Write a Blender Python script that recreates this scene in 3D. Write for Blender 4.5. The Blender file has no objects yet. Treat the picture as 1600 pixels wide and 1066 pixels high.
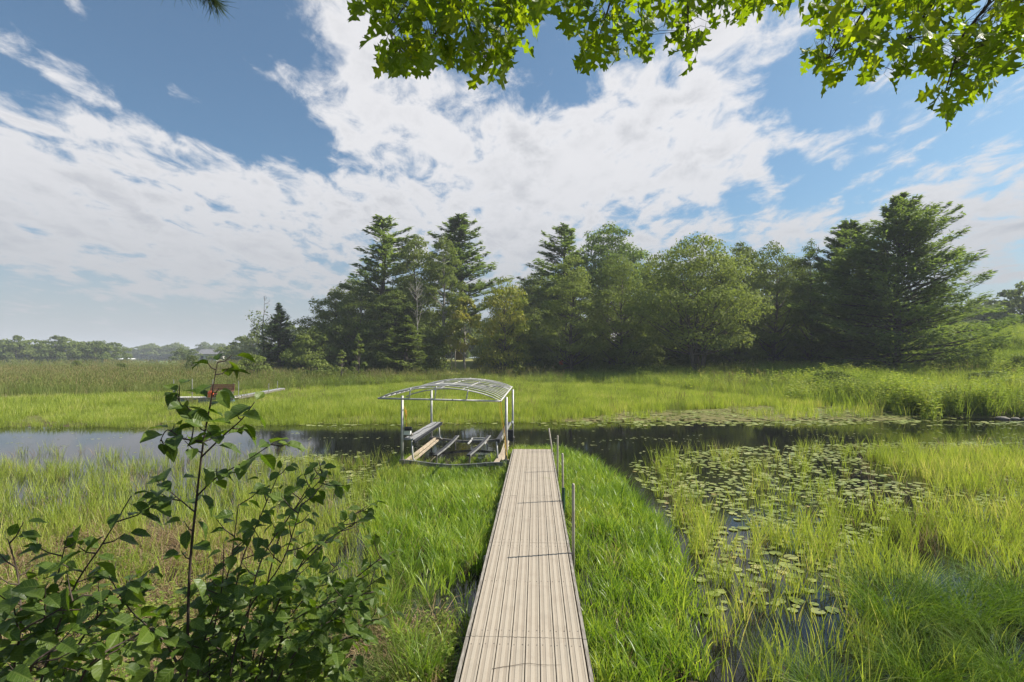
import bpy, math, random
import numpy as np
from mathutils import Vector, Matrix, Euler

random.seed(7)
RNG = np.random.default_rng(7)
F, CX, HZ, CAMZ = 850.0, 800.0, 558.0, 3.45      # focal length and horizon measured on the 1600 px photograph
SUN_AZ, SUN_EL = math.radians(78), math.radians(46)   # azimuth measured from +Y towards +X

# ------------------------------------------------------------------ camera, sky, sun, exposure
scene = bpy.context.scene
COL = scene.collection
cam_d = bpy.data.cameras.new('camera')
cam_d.sensor_width = 36.0
cam_d.lens = 36.0 * F / 1600.0
cam_d.shift_y = (HZ - 533.0) / 1600.0
cam_d.clip_start = 0.05
cam_d.clip_end = 9000
cam = bpy.data.objects.new('camera', cam_d)
cam.location = (0, 0, CAMZ)
cam.rotation_euler = (math.radians(90), 0, 0)
COL.objects.link(cam)
scene.camera = cam
scene.view_settings.view_transform = 'Standard'
scene.view_settings.look = 'None'
scene.view_settings.gamma = 1
scene.view_settings.use_curve_mapping = False
scene.view_settings.exposure = 0.9
scene.cycles.use_denoising = True
scene.cycles.max_bounces = 6
scene.cycles.diffuse_bounces = 3
scene.cycles.glossy_bounces = 3
scene.cycles.transmission_bounces = 4
scene.cycles.transparent_max_bounces = 6
scene.cycles.volume_bounces = 0
scene.cycles.sample_clamp_indirect = 6
scene.cycles.use_fast_gi = False

sun_d = bpy.data.lights.new('sun', 'SUN')
sun_d.energy = 4.6
sun_d.angle = math.radians(0.53)
sun_d.color = (1.0, 0.94, 0.84)
sun = bpy.data.objects.new('sun', sun_d)
sd = Vector((math.sin(SUN_AZ) * math.cos(SUN_EL), math.cos(SUN_AZ) * math.cos(SUN_EL), math.sin(SUN_EL)))
sun.rotation_euler = sd.to_track_quat('Z', 'Y').to_euler()
sun.location = sd * 60
COL.objects.link(sun)


class NT:
    """small helper for node trees"""
    def __init__(self, tree):
        self.t = tree; self.n = tree.nodes; self.l = tree.links
    def node(self, typ, **kw):
        nd = self.n.new(typ)
        for k, v in kw.items():
            setattr(nd, k, v)
        return nd
    def link(self, a, b):
        self.l.new(a, b)
    def put(self, sock, v):
        if isinstance(v, bpy.types.NodeSocket):
            self.l.new(v, sock)
        else:
            sock.default_value = v
    def math(self, op, a, b=0.0, c=0.0, clamp=False):
        m = self.node('ShaderNodeMath', operation=op); m.use_clamp = clamp
        self.put(m.inputs[0], a); self.put(m.inputs[1], b); self.put(m.inputs[2], c)
        return m.outputs[0]
    def vmath(self, op, a, b=(0, 0, 0)):
        m = self.node('ShaderNodeVectorMath', operation=op)
        self.put(m.inputs[0], a); self.put(m.inputs[1], b)
        return m
    def mix(self, f, a, b, blend='MIX'):
        m = self.node('ShaderNodeMix', data_type='RGBA', blend_type=blend)
        self.put(m.inputs[0], f); self.put(m.inputs[6], a); self.put(m.inputs[7], b)
        return m.outputs[2]
    def noise(self, vec, scale, detail=2.0, rough=0.5, dist=0.0):
        m = self.node('ShaderNodeTexNoise')
        if vec is not None: self.l.new(vec, m.inputs['Vector'])
        m.inputs['Scale'].default_value = scale; m.inputs['Detail'].default_value = detail
        m.inputs['Roughness'].default_value = rough; m.inputs['Distortion'].default_value = dist
        return m.outputs[0]
    def smooth(self, v, a, b, lo=0.0, hi=1.0):
        m = self.node('ShaderNodeMapRange', interpolation_type='SMOOTHSTEP')
        self.put(m.inputs[0], v)
        for i, q in enumerate((a, b, lo, hi)): m.inputs[i + 1].default_value = q
        return m.outputs[0]
    def ramp(self, v, stops):
        m = self.node('ShaderNodeValToRGB')
        self.put(m.inputs[0], v)
        e = m.color_ramp.elements
        e[0].position, e[0].color = stops[0][0], (*stops[0][1], 1)
        e[1].position, e[1].color = stops[-1][0], (*stops[-1][1], 1)
        for p, c in stops[1:-1]:
            q = e.new(p); q.color = (*c, 1)
        return m.outputs[0]


def px_azel(px, py):
    az = math.atan((px - CX) / F)
    return az, math.atan((HZ - py) / F * math.cos(az))


world = bpy.data.worlds.new('World')
scene.world = world
world.use_nodes = True
w = NT(world.node_tree)
for nd in list(w.n): w.n.remove(nd)
wout = w.node('ShaderNodeOutputWorld')
wbg = w.node('ShaderNodeBackground')
SKY_STRENGTH = 0.066
wbg.inputs['Strength'].default_value = SKY_STRENGTH
w.link(wbg.outputs[0], wout.inputs[0])
sky = w.node('ShaderNodeTexSky', sky_type='NISHITA')
sky.sun_disc = False
sky.sun_elevation = SUN_EL
sky.sun_rotation = SUN_AZ
sky.altitude = 300
sky.air_density = 1.0
sky.dust_density = 2.2
sky.ozone_density = 1.6
tc = w.node('ShaderNodeTexCoord')
sep = w.node('ShaderNodeSeparateXYZ'); w.link(tc.outputs['Generated'], sep.inputs[0])
X, Y, Z = sep.outputs
az = w.math('ARCTAN2', X, Y)
el = w.math('ARCSINE', Z)
cmb = w.node('ShaderNodeCombineXYZ'); w.link(az, cmb.inputs[0]); w.link(el, cmb.inputs[1])
zden = w.math('ADD', w.math('MAXIMUM', Z, 0.0), 0.16)
pln = w.node('ShaderNodeCombineXYZ')
w.link(w.math('DIVIDE', X, zden), pln.inputs[0]); w.link(w.math('DIVIDE', Y, zden), pln.inputs[1])
# warp the direction a little so that cloud banks get torn outlines
wn = w.node('ShaderNodeTexNoise'); w.link(pln.outputs[0], wn.inputs['Vector'])
wn.inputs['Scale'].default_value = 1.7; wn.inputs['Detail'].default_value = 3
warp = w.vmath('MULTIPLY', w.vmath('SUBTRACT', wn.outputs['Color'], (0.5, 0.5, 0.5)).outputs[0], (0.22, 0.14, 0))
dirv = w.vmath('ADD', cmb.outputs[0], warp.outputs[0]).outputs[0]
# cloud banks: (px, py, half width, half height, tilt deg, weight)
BANKS = [(150, 330, 430, 150, 14, .85), (-350, 300, 500, 220, 0, .5), (560, 330, 330, 75, 14, .52), (700, 210, 230, 125, 28, .60),
         (800, 290, 300, 90, 0, .5), (560, 90, 105, 50, 50, .40), (1010, 200, 330, 105, -14, .66),
         (1080, 75, 260, 55, -24, .50), (1210, 235, 210, 62, -8, .62), (430, 330, 200, 40, 14, .20), (500, 235, 90, 34, 22, -.35), (1000, 395, 420, 55, -3, .45), (1150, 350, 160, 30, -3, .25), (1480, 300, 280, 45, -10, .60),
         (1600, 370, 330, 65, -8, .62), (90, 90, 110, 32, 12, .42), (270, 148, 90, 22, 18, .24), (1400, 235, 110, 16, -6, .24), (395, 120, 30, 16, 0, .3),
         (300, 60, 260, 75, 10, -.45), (1270, 200, 60, 90, -35, -.25), (1480, 175, 220, 60, -10, -.45), (1230, 140, 110, 38, -25, -.32),
         (920, 110, 60, 60, -40, -.2), (150, 490, 420, 35, 0, -.25), (330, 400, 330, 70, 10, .35), (1130, 305, 120, 18, -10, -.18), (230, 150, 210, 32, 14, -.40), (440, 195, 130, 55, 32, -.42), (620, 265, 70, 22, 10, -.25), (860, 150, 40, 60, 20, -.3), (1290, 130, 60, 50, -30, -.3), (560, 225, 60, 40, 20, -.3), (700, 150, 40, 25, 0, -.2), (730, 300, 90, 16, 5, -.25), (950, 240, 60, 14, -10, -.2), (330, 205, 200, 30, 18, -.15)]
dens = None
for (bx, by, hw, hh, tilt, wt) in BANKS:
    a0, e0 = px_azel(bx, by)
    ca = math.cos(a0)
    mp = w.node('ShaderNodeMapping', vector_type='TEXTURE')
    w.link(dirv, mp.inputs['Vector'])
    mp.inputs['Location'].default_value = (a0, e0, 0)
    mp.inputs['Rotation'].default_value = (0, 0, math.radians(-tilt))
    mp.inputs['Scale'].default_value = (1.45 * hw / F * ca * ca, 1.45 * hh / F * ca, 1)
    ln = w.vmath('LENGTH', mp.outputs[0]).outputs['Value']
    b = w.smooth(ln, 1.0, 0.0, 0.0, wt)
    dens = b if dens is None else w.math('ADD', dens, b)
mpn = w.node('ShaderNodeMapping'); w.link(pln.outputs[0], mpn.inputs['Vector'])
mpn.inputs['Rotation'].default_value = (0, 0, math.radians(28)); mpn.inputs['Scale'].default_value = (1.0, 0.62, 1)
n1 = w.noise(mpn.outputs[0], 2.3, 10, 0.60, 0.25)
n2 = w.noise(mpn.outputs[0], 9.0, 8, 0.62, 0.4)
nn = w.math('ADD', w.math('MULTIPLY', w.math('SUBTRACT', n1, 0.5), 2.6), w.math('MULTIPLY', w.math('SUBTRACT', n2, 0.5), 2.2))
dens = w.math('ADD', w.math('MINIMUM', w.math('SUBTRACT', dens, 0.06), 0.70), nn)
cmask = w.smooth(dens, -0.02, 0.60, 0.04, 0.95)
# cloud tone: bright tops, greyer undersides and greyer towards the horizon
n3 = w.noise(mpn.outputs[0], 3.6, 6, 0.55, 0.3)
lowg = w.smooth(el, 0.02, 0.42, 0.0, 1.0)
thick = w.smooth(dens, 0.5, 1.35, 0.0, 1.0)
tone = w.math('SUBTRACT', w.math('ADD', w.math('MULTIPLY', lowg, 0.55), 0.42), w.math('MULTIPLY', w.math('MULTIPLY', thick, w.smooth(n3, 0.35, 0.65)), 0.55), clamp=True)
cl = w.ramp(tone, [(0.0, (3.9, 4.1, 4.55)), (0.5, (5.2, 5.25, 5.5)), (1.0, (7.1, 7.05, 7.2))])
skc = w.mix(1.0, sky.outputs[0], (0.62, 0.90, 0.99, 1), 'MULTIPLY')
col1 = w.mix(cmask, skc, cl)
hz = w.smooth(el, 0.27, -0.01, 0.0, 0.90)
hzc = w.node('ShaderNodeRGB'); hzc.outputs[0].default_value = (4.0, 4.15, 4.4, 1)
col2 = w.mix(hz, col1, hzc.outputs[0])
w.link(col2, wbg.inputs['Color'])

# ------------------------------------------------------------------ helpers
def G(px, py, z=0.0):
    d = F * (CAMZ - z) / (py - HZ)
    return ((px - CX) / F * d, d, z)

def at(px, py, d):
    return ((px - CX) / F * d, d, CAMZ - (py - HZ) / F * d)

def tag(o, label=None, cat=None, group=None, kind=None):
    if label: o['label'] = label
    if cat: o['category'] = cat
    if group: o['group'] = group
    if kind: o['kind'] = kind
    return o

def empty(name, loc=(0, 0, 0), rz=0.0):
    o = bpy.data.objects.new(name, None)
    o.location = loc; o.rotation_euler = (0, 0, rz); o.empty_display_size = 0.3
    COL.objects.link(o)
    return o

def link(name, me, parent=None):
    o = bpy.data.objects.new(name, me)
    COL.objects.link(o)
    if parent is not None: o.parent = parent
    return o

def fast_mesh(name, verts, faces, mat=None, smooth=False, tint=None):
    """faces: (n,k) int array with constant k"""
    verts = np.asarray(verts, dtype=np.float32); faces = np.asarray(faces, dtype=np.int32)
    me = bpy.data.meshes.new(name)
    n, k = faces.shape
    me.vertices.add(len(verts)); me.vertices.foreach_set('co', verts.ravel())
    me.loops.add(n * k); me.loops.foreach_set('vertex_index', faces.ravel())
    me.polygons.add(n)
    me.polygons.foreach_set('loop_start', np.arange(0, n * k, k, dtype=np.int32))
    if smooth: me.polygons.foreach_set('use_smooth', np.ones(n, dtype=bool))
    me.update(calc_edges=True)
    if tint is not None:
        a = me.attributes.new('tint', 'FLOAT', 'POINT'); a.data.foreach_set('value', np.asarray(tint, dtype=np.float32))
    if mat: me.materials.append(mat)
    return me


class MB:
    """collects primitives, then builds ONE mesh"""
    def __init__(self): self.v = []; self.f = []
    def add(self, vs, fs):
        b = len(self.v); self.v += [tuple(p) for p in vs]; self.f += [tuple(i + b for i in f) for f in fs]
    def box(self, c, s, rot=None):
        c = Vector(c); hx, hy, hz_ = s[0] / 2, s[1] / 2, s[2] / 2
        P = [Vector((x, y, z)) for x in (-hx, hx) for y in (-hy, hy) for z in (-hz_, hz_)]
        if rot is not None:
            R = rot if isinstance(rot, Matrix) else Euler(rot).to_matrix()
            P = [R @ p for p in P]
        self.add([p + c for p in P], [(0, 1, 3, 2), (4, 6, 7, 5), (0, 4, 5, 1), (2, 3, 7, 6), (0, 2, 6, 4), (1, 5, 7, 3)])
    def bar(self, a, b, wd, ht, up=(0, 0, 1)):
        a, b = Vector(a), Vector(b); d = (b - a); L = d.length; d.normalize()
        s = d.cross(Vector(up)).normalized(); u = s.cross(d).normalized()
        P = []
        for t in (a, b):
            for i, j in ((-1, -1), (1, -1), (1, 1), (-1, 1)):
                P.append(t + s * (i * wd / 2) + u * (j * ht / 2))
        self.add(P, [(0, 1, 2, 3)[::-1], (4, 5, 6, 7), (0, 1, 5, 4), (1, 2, 6, 5), (2, 3, 7, 6), (3, 0, 4, 7)])
    def tube(self, pts, rad, n=8, cap=True):
        pts = [Vector(p) for p in pts]
        if not hasattr(rad, '__len__'): rad = [rad] * len(pts)
        V = []; Fc = []
        prev = None
        for i, p in enumerate(pts):
            d = (pts[min(i + 1, len(pts) - 1)] - pts[max(i - 1, 0)])
            if d.length < 1e-9: d = Vector((0, 0, 1))
            d.normalize()
            if prev is None:
                s = d.cross(Vector((0, 0, 1)))
                if s.length < 0.05: s = d.cross(Vector((1, 0, 0)))
            else:
                s = prev - d * prev.dot(d)
                if s.length < 1e-6: s = d.cross(Vector((1, 0, 0)))
            s.normalize(); prev = s
            u = d.cross(s)
            for k in range(n):
                a = 2 * math.pi * k / n
                V.append(p + (s * math.cos(a) + u * math.sin(a)) * rad[i])
        for i in range(len(pts) - 1):
            for k in range(n):
                a = i * n + k; b = i * n + (k + 1) % n
                Fc.append((a, b, b + n, a + n))
        if cap:
            Fc.append(tuple(range(n))[::-1]); Fc.append(tuple((len(pts) - 1) * n + k for k in range(n)))
        self.add(V, Fc)
    def mesh(self, name, mat, smooth=False, bevel=0.0):
        me = bpy.data.meshes.new(name)
        me.from_pydata(self.v, [], self.f)
        if smooth:
            me.polygons.foreach_set('use_smooth', np.ones(len(me.polygons), dtype=bool))
        me.materials.append(mat); me.update()
        return me
    def build(self, name, mat, parent=None, smooth=False):
        return link(name, self.mesh(name, mat, smooth), parent)

# value noise for placement and terrain
_P = RNG.random((256, 256))
def vnoise(x, y):
    xi = np.floor(x).astype(int); yi = np.floor(y).astype(int)
    fx = x - xi; fy = y - yi
    fx = fx * fx * (3 - 2 * fx); fy = fy * fy * (3 - 2 * fy)
    a = _P[xi & 255, yi & 255]; b = _P[(xi + 1) & 255, yi & 255]
    c = _P[xi & 255, (yi + 1) & 255]; d = _P[(xi + 1) & 255, (yi + 1) & 255]
    return (a * (1 - fx) + b * fx) * (1 - fy) + (c * (1 - fx) + d * fx) * fy
def fbm(x, y, o=3):
    s = 0; a = 1; t = 0
    for _ in range(o):
        s = s + a * vnoise(x, y); t += a; a *= .5; x = x * 2.03 + 17.3; y = y * 2.03 + 5.1
    return s / t
def sstep(a, b, x):
    t = np.clip((x - a) / (b - a), 0, 1)
    return t * t * (3 - 2 * t)
def inpoly(px, py, poly):
    r = np.zeros(px.shape, bool); n = len(poly); j = n - 1
    for i in range(n):
        xi, yi = poly[i]; xj, yj = poly[j]
        c = ((yi > py) != (yj > py)) & (px < (xj - xi) * (py - yi) / (yj - yi + 1e-12) + xi)
        r ^= c; j = i
    return r

# ------------------------------------------------------------------ materials
def base_mat(name):
    m = bpy.data.materials.new(name); m.use_nodes = True
    t = NT(m.node_tree)
    for nd in list(t.n): t.n.remove(nd)
    out = t.node('ShaderNodeOutputMaterial')
    return m, t, out

def leaf_mat(name, stops, trans=0.4, tcol=(1.3, 1.35, 0.55), gloss=0.12, rough=0.45, perobj=0.5, hue=0.0, big=0.0):
    """stops: colour ramp over tint/random; translucent leaf"""
    m, t, out = base_mat(name)
    at_ = t.node('ShaderNodeAttribute'); at_.attribute_name = 'tint'
    oi = t.node('ShaderNodeObjectInfo')
    v = t.math('ADD', t.math('MULTIPLY', at_.outputs['Fac'], 1.0 - perobj), t.math('MULTIPLY', oi.outputs['Random'], perobj))
    if big > 0:
        geo = t.node('ShaderNodeNewGeometry')
        nz = t.noise(geo.outputs['Position'], big, 3, 0.6)
        v = t.math('ADD', v, t.math('MULTIPLY', t.math('SUBTRACT', nz, 0.5), 1.5), clamp=True)
    c = t.ramp(v, stops)
    d = t.node('ShaderNodeBsdfPrincipled')
    t.link(c, d.inputs['Base Color']); d.inputs['Roughness'].default_value = rough
    d.inputs['Specular IOR Level'].default_value = gloss * 1.2
    tr = t.node('ShaderNodeBsdfTranslucent')
    t.link(t.mix(1.0, c, (*tcol, 1), 'MULTIPLY'), tr.inputs['Color'])
    ms = t.node('ShaderNodeMixShader'); ms.inputs[0].default_value = trans
    t.link(d.outputs[0], ms.inputs[1]); t.link(tr.outputs[0], ms.inputs[2]); t.link(ms.outputs[0], out.inputs[0])
    return m

def veined(m, mid, side, n, slant, amt, spots=True):
    t = NT(m.node_tree)
    at_ = t.node('ShaderNodeAttribute'); at_.attribute_name = 'leafco'
    s = t.node('ShaderNodeSeparateXYZ'); t.link(at_.outputs['Vector'], s.inputs[0])
    ax = t.math('ABSOLUTE', s.outputs[0])
    rib = t.smooth(ax, mid, mid * .4)
    ph = t.math('FRACT', t.math('MULTIPLY', t.math('SUBTRACT', s.outputs[1], t.math('MULTIPLY', ax, slant)), n))
    sv = t.smooth(t.math('ABSOLUTE', t.math('SUBTRACT', ph, .5)), side, side * .3)
    v = t.math('MAXIMUM', rib, t.math('MULTIPLY', sv, .6))
    nz = t.noise(at_.outputs['Vector'], 7, 4, .7)
    ramp = [q for q in t.n if q.type == 'VALTORGB'][0]
    users = [l.to_socket for l in ramp.outputs[0].links]
    c = t.mix(t.math('MULTIPLY', v, amt), ramp.outputs[0], (.20, .26, .06, 1))
    c = t.mix(t.smooth(nz, .35, .7, 0, .3), c, (.03, .055, .01, 1))
    if spots: c = t.mix(t.smooth(nz, .70, .76, 0, .8), c, (.16, .09, .03, 1))
    for u in users: t.l.new(c, u)
    for p in [q for q in t.n if q.type == 'BSDF_PRINCIPLED']:
        b = t.node('ShaderNodeBump'); b.inputs['Strength'].default_value = .5; b.inputs['Distance'].default_value = .003
        t.link(v, b.inputs['Height']); t.link(b.outputs[0], p.inputs['Normal'])

def solid(name, c1, c2=None, rough=0.6, metal=0.0, scale=6.0, stretch=(1, 1, 1), bump=0.0, spec=0.4, detail=5):
    m, t, out = base_mat(name)
    p = t.node('ShaderNodeBsdfPrincipled')
    tcn = t.node('ShaderNodeTexCoord'); mp = t.node('ShaderNodeMapping'); mp.inputs['Scale'].default_value = stretch
    t.link(tcn.outputs['Object'], mp.inputs[0])
    nz = t.noise(mp.outputs[0], scale, detail, 0.6)
    c = t.mix(t.smooth(nz, 0.3, 0.7), (*c1, 1), (*(c2 or c1), 1))
    t.link(c, p.inputs['Base Color'])
    p.inputs['Roughness'].default_value = rough; p.inputs['Metallic'].default_value = metal
    p.inputs['Specular IOR Level'].default_value = spec
    if bump > 0:
        b = t.node('ShaderNodeBump'); b.inputs['Strength'].default_value = bump; b.inputs['Distance'].default_value = 0.01
        t.link(nz, b.inputs['Height']); t.link(b.outputs[0], p.inputs['Normal'])
    t.link(p.outputs[0], out.inputs[0])
    return m

M = {}
M['rice'] = leaf_mat('rice_grass', [(0, (0.178, 0.233, 0.034)), (.45, (0.306, 0.383, 0.057)), (.8, (0.420, 0.473, 0.094)), (1, (0.585, 0.519, 0.232))], .45, (1.15, 1.15, .55), gloss=.3, rough=.4, perobj=.3, big=.35)
M['lush'] = leaf_mat('lush_grass', [(0, (0.091, 0.176, 0.021)), (.45, (0.217, 0.330, 0.040)), (.85, (0.379, 0.480, 0.088)), (1, (0.524, 0.532, 0.188))], .45, (1.25, 1.25, .45), gloss=.35, rough=.38, perobj=.2, big=.5)
M['sedge'] = leaf_mat('sedge_blades', [(0, (.045, .080, .012)), (.5, (.095, .15, .026)), (.85, (.17, .21, .06)), (1, (.33, .33, .15))], .35, gloss=.05, perobj=.25)
M['sedge_dark'] = leaf_mat('dark_sedge_blades', [(0, (0.047, 0.098, 0.011)), (.5, (0.101, 0.175, 0.020)), (.93, (0.162, 0.238, 0.033)), (1, (0.486, 0.504, 0.198))], .35, gloss=.05, perobj=.1)
M['reed'] = leaf_mat('reed_blades', [(0, (0.114, 0.168, 0.030)), (.4, (0.190, 0.242, 0.055)), (.7, (0.237, 0.247, 0.085)), (1, (0.323, 0.273, 0.130))], .35, (1.2, 1.15, .7), perobj=.45, big=.09)
M['weed'] = leaf_mat('bank_weeds', [(0, (0.117, 0.166, 0.031)), (.5, (0.222, 0.287, 0.053)), (1, (0.374, 0.386, 0.109))], .44, perobj=.4, big=.15)
M['dry'] = leaf_mat('dry_grass', [(0, (.16, .10, .045)), (.5, (.27, .19, .095)), (1, (.42, .33, .19))], .2, (1, .95, .8), perobj=.4)
M['pad'] = leaf_mat('lily_pad', [(0, (.16, .20, .04)), (.5, (.25, .28, .075)), (.9, (.34, .34, .12)), (1, (.40, .28, .10))], .12, gloss=.6, rough=.3, perobj=.8)
M['decid'] = leaf_mat('broad_leaves', [(0, (0.085, 0.118, 0.031)), (.5, (0.154, 0.193, 0.052)), (1, (0.240, 0.274, 0.083))], .44, (1.15, 1.2, .6), perobj=.35, gloss=.05, rough=.65)
M['decid_lt'] = leaf_mat('pale_broad_leaves', [(0, (0.110, 0.149, 0.038)), (.5, (0.180, 0.221, 0.057)), (1, (0.262, 0.298, 0.088))], .44, (1.15, 1.2, .6), perobj=.3, gloss=.05, rough=.65)
M['yellow'] = leaf_mat('yellowing_leaves', [(0, (.13, .17, .024)), (.5, (.22, .245, .04)), (1, (.34, .28, .065))], .42, perobj=.3)
M['needle'] = leaf_mat('pine_needles', [(0, (0.098, 0.143, 0.050)), (.5, (0.161, 0.217, 0.075)), (1, (0.242, 0.292, 0.106))], .45, perobj=.3, gloss=.04, rough=.65)
M['spruce'] = leaf_mat('spruce_needles', [(0, (0.054, 0.094, 0.028)), (.5, (0.090, 0.140, 0.042)), (1, (0.138, 0.188, 0.058))], .3, perobj=.35)
M['oakleaf'] = leaf_mat('oak_leaf', [(0, (0.077, 0.144, 0.010)), (.5, (0.155, 0.244, 0.016)), (1, (0.297, 0.357, 0.024))], .62, (2.0, 1.8, .32), gloss=.2, rough=.42, perobj=.6)
M['shrubleaf'] = leaf_mat('shrub_leaf', [(0, (0.041, 0.078, 0.010)), (.5, (0.072, 0.124, 0.014)), (.9, (0.132, 0.190, 0.022)), (1, (0.264, 0.287, 0.040))], .40, (1.6, 1.7, .5), gloss=.3, rough=.42, perobj=.75)
veined(M['shrubleaf'], .035, .16, 7.0, .75, .45)
veined(M['oakleaf'], .03, .12, 4.0, .9, .4)
M['bark'] = solid('bark', (.055, .045, .036), (.13, .11, .09), .9, scale=3, stretch=(1, 1, .25), bump=.6)
M['birchbark'] = solid('pale_bark', (.20, .18, .15), (.34, .32, .28), .85, scale=3)
M['twig'] = solid('twig', (.035, .024, .018), (.07, .05, .035), .75, scale=9)
M['alu'] = solid('weathered_aluminium', (.27, .265, .25), (.40, .39, .37), .5, metal=.4, scale=5)
M['white_metal'] = solid('white_painted_metal', (.34, .33, .305), (.48, .465, .435), .55, scale=7)
M['rust'] = solid('grimy_steel', (.12, .10, .085), (.27, .25, .22), .6, metal=.3, scale=6)
M['carpet'] = solid('black_carpet', (.022, .023, .026), (.05, .05, .055), .85, scale=20)
M['greyslab'] = solid('grey_walkway', (.24, .24, .25), (.32, .32, .33), .65, scale=5)
M['tan'] = solid('tan_wood', (.33, .26, .18), (.45, .37, .27), .8, scale=5, stretch=(4, .5, 4))
M['rope'] = solid('orange_rope', (.62, .30, .03), (.70, .40, .05), .8, scale=30)
M['rope_y'] = solid('yellow_rope', (.62, .50, .06), (.70, .56, .10), .8, scale=30)
M['greensleeve'] = solid('green_sleeve', (.015, .05, .035), (.03, .08, .05), .6)
M['edgewood'] = solid('weathered_rim', (.13, .11, .09), (.30, .27, .23), .85, scale=9, stretch=(6, .6, 6), bump=.4)
M['rock'] = solid('rock', (.12, .105, .09), (.22, .20, .17), .85, scale=3, bump=.8)
M['road'] = solid('asphalt', (.16, .155, .15), (.22, .21, .20), .9, scale=2)
M['brown'] = solid('brown_slat', (.22, .10, .06), (.30, .15, .09), .7)
M['orange'] = solid('orange_plastic', (.62, .10, .03), (.70, .14, .04), .45)
M['darkred'] = solid('dark_red_plastic', (.10, .03, .03), (.16, .05, .04), .5)
M['bluefloat'] = solid('blue_barrel', (.05, .12, .22), (.08, .17, .30), .5)
M['roofgrey'] = solid('grey_roof', (.13, .13, .14), (.2, .2, .21), .85, scale=2)
M['siding'] = solid('siding', (.42, .40, .36), (.5, .48, .44), .8, scale=1)
M['glass'] = solid('dark_glass', (.03, .04, .05), None, .1, spec=.8)
M['boatwhite'] = solid('boat_white', (.7, .7, .68), (.76, .76, .74), .35)
M['darkfab'] = solid('dark_canvas', (.03, .04, .07), (.05, .06, .09), .8)

# dock boards: two darker worn stripes on every board
def deck_mat():
    m, t, out = base_mat('deck_board')
    tcn = t.node('ShaderNodeTexCoord'); oi = t.node('ShaderNodeObjectInfo')
    s = t.node('ShaderNodeSeparateXYZ'); t.link(tcn.outputs['Object'], s.inputs[0])
    off = t.node('ShaderNodeCombineXYZ'); t.link(t.math('MULTIPLY', oi.outputs['Random'], 37.0), off.inputs[1])
    vec = t.vmath('ADD', tcn.outputs['Object'], off.outputs[0]).outputs[0]
    wob = t.math('MULTIPLY', t.math('SUBTRACT', t.noise(vec, 6, 3), .5), .006)
    ax = t.math('ABSOLUTE', t.math('SUBTRACT', t.math('ABSOLUTE', t.math('ADD', s.outputs[0], wob)), .036))
    stripe = t.smooth(ax, .021, .0145)
    mp = t.node('ShaderNodeMapping'); mp.inputs['Scale'].default_value = (26, 1.2, 1); t.link(vec, mp.inputs[0])
    grain = t.noise(mp.outputs[0], 3.0, 8, .7)
    blot = t.noise(vec, 2.2, 5, .65)
    speck = t.noise(vec, 60, 3, .7)
    c = t.mix(t.math('MULTIPLY', stripe, t.smooth(blot, .25, .6, .55, 1.0)), (.365, .315, .250, 1), (.270, .228, .178, 1))
    c = t.mix(t.smooth(grain, .35, .75, 0, .35), c, (.33, .27, .20, 1))
    c = t.mix(t.smooth(blot, .5, .75, 0, .5), c, (.24, .19, .145, 1))
    big_ = t.noise(t.vmath('MULTIPLY', vec, (3, .5, 1)).outputs[0], 1.1, 5, .7)
    c = t.mix(t.smooth(big_, .5, .72, 0, .45), c, (.25, .23, .19, 1))
    edge = t.smooth(t.math('ABSOLUTE', s.outputs[0]), .058, .072, 0, .45)
    c = t.mix(t.math('MULTIPLY', edge, t.smooth(grain, .3, .7)), c, (.15, .12, .09, 1))
    c = t.mix(t.smooth(speck, .66, .76, 0, .5), c, (.12, .09, .065, 1))
    c = t.mix(t.math('MULTIPLY', oi.outputs['Random'], .12), c, (.22, .18, .14, 1))
    p = t.node('ShaderNodeBsdfPrincipled'); t.link(c, p.inputs['Base Color']); p.inputs['Roughness'].default_value = .75
    p.inputs['Specular IOR Level'].default_value = .25
    b = t.node('ShaderNodeBump'); b.inputs['Strength'].default_value = .35; b.inputs['Distance'].default_value = .004
    t.link(grain, b.inputs['Height']); t.link(b.outputs[0], p.inputs['Normal'])
    t.link(p.outputs[0], out.inputs[0])
    return m
M['deck'] = deck_mat()

def ground_mat():
    m, t, out = base_mat('marsh_ground')
    geo = t.node('ShaderNodeNewGeometry')
    s = t.node('ShaderNodeSeparateXYZ'); t.link(geo.outputs['Position'], s.inputs[0])
    n1 = t.noise(geo.outputs['Position'], .05, 6, .65); n2 = t.noise(geo.outputs['Position'], 1.4, 8, .7)
    mp = t.node('ShaderNodeMapping'); mp.inputs['Scale'].default_value = (.3, 1, 1); t.link(geo.outputs['Position'], mp.inputs[0])
    n4 = t.noise(mp.outputs[0], .03, 4, .6)
    far = t.ramp(n4, [(.30, (.085, .115, .030)), (.45, (.14, .14, .045)), (.6, (.19, .15, .075)), (.75, (.10, .14, .03))])
    far = t.mix(t.smooth(n2, .3, .7, 0, .5), far, (.07, .08, .02, 1))
    mud = t.mix(t.smooth(n2, .35, .65), (.035, .026, .017, 1), (.11, .08, .05, 1))
    c = t.mix(t.smooth(s.outputs[1], 26, 30), mud, far)
    farl = t.mix(t.smooth(n1, .4, .6), (.09, .14, .03, 1), (.12, .16, .045, 1))
    c = t.mix(t.smooth(s.outputs[1], 150, 190), c, farl)
    p = t.node('ShaderNodeBsdfPrincipled'); t.link(c, p.inputs['Base Color']); p.inputs['Roughness'].default_value = .95
    p.inputs['Specular IOR Level'].default_value = .1
    b = t.node('ShaderNodeBump'); b.inputs['Strength'].default_value = .8; b.inputs['Distance'].default_value = .12
    t.link(n2, b.inputs['Height']); t.link(b.outputs[0], p.inputs['Normal'])
    t.link(p.outputs[0], out.inputs[0])
    return m
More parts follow.
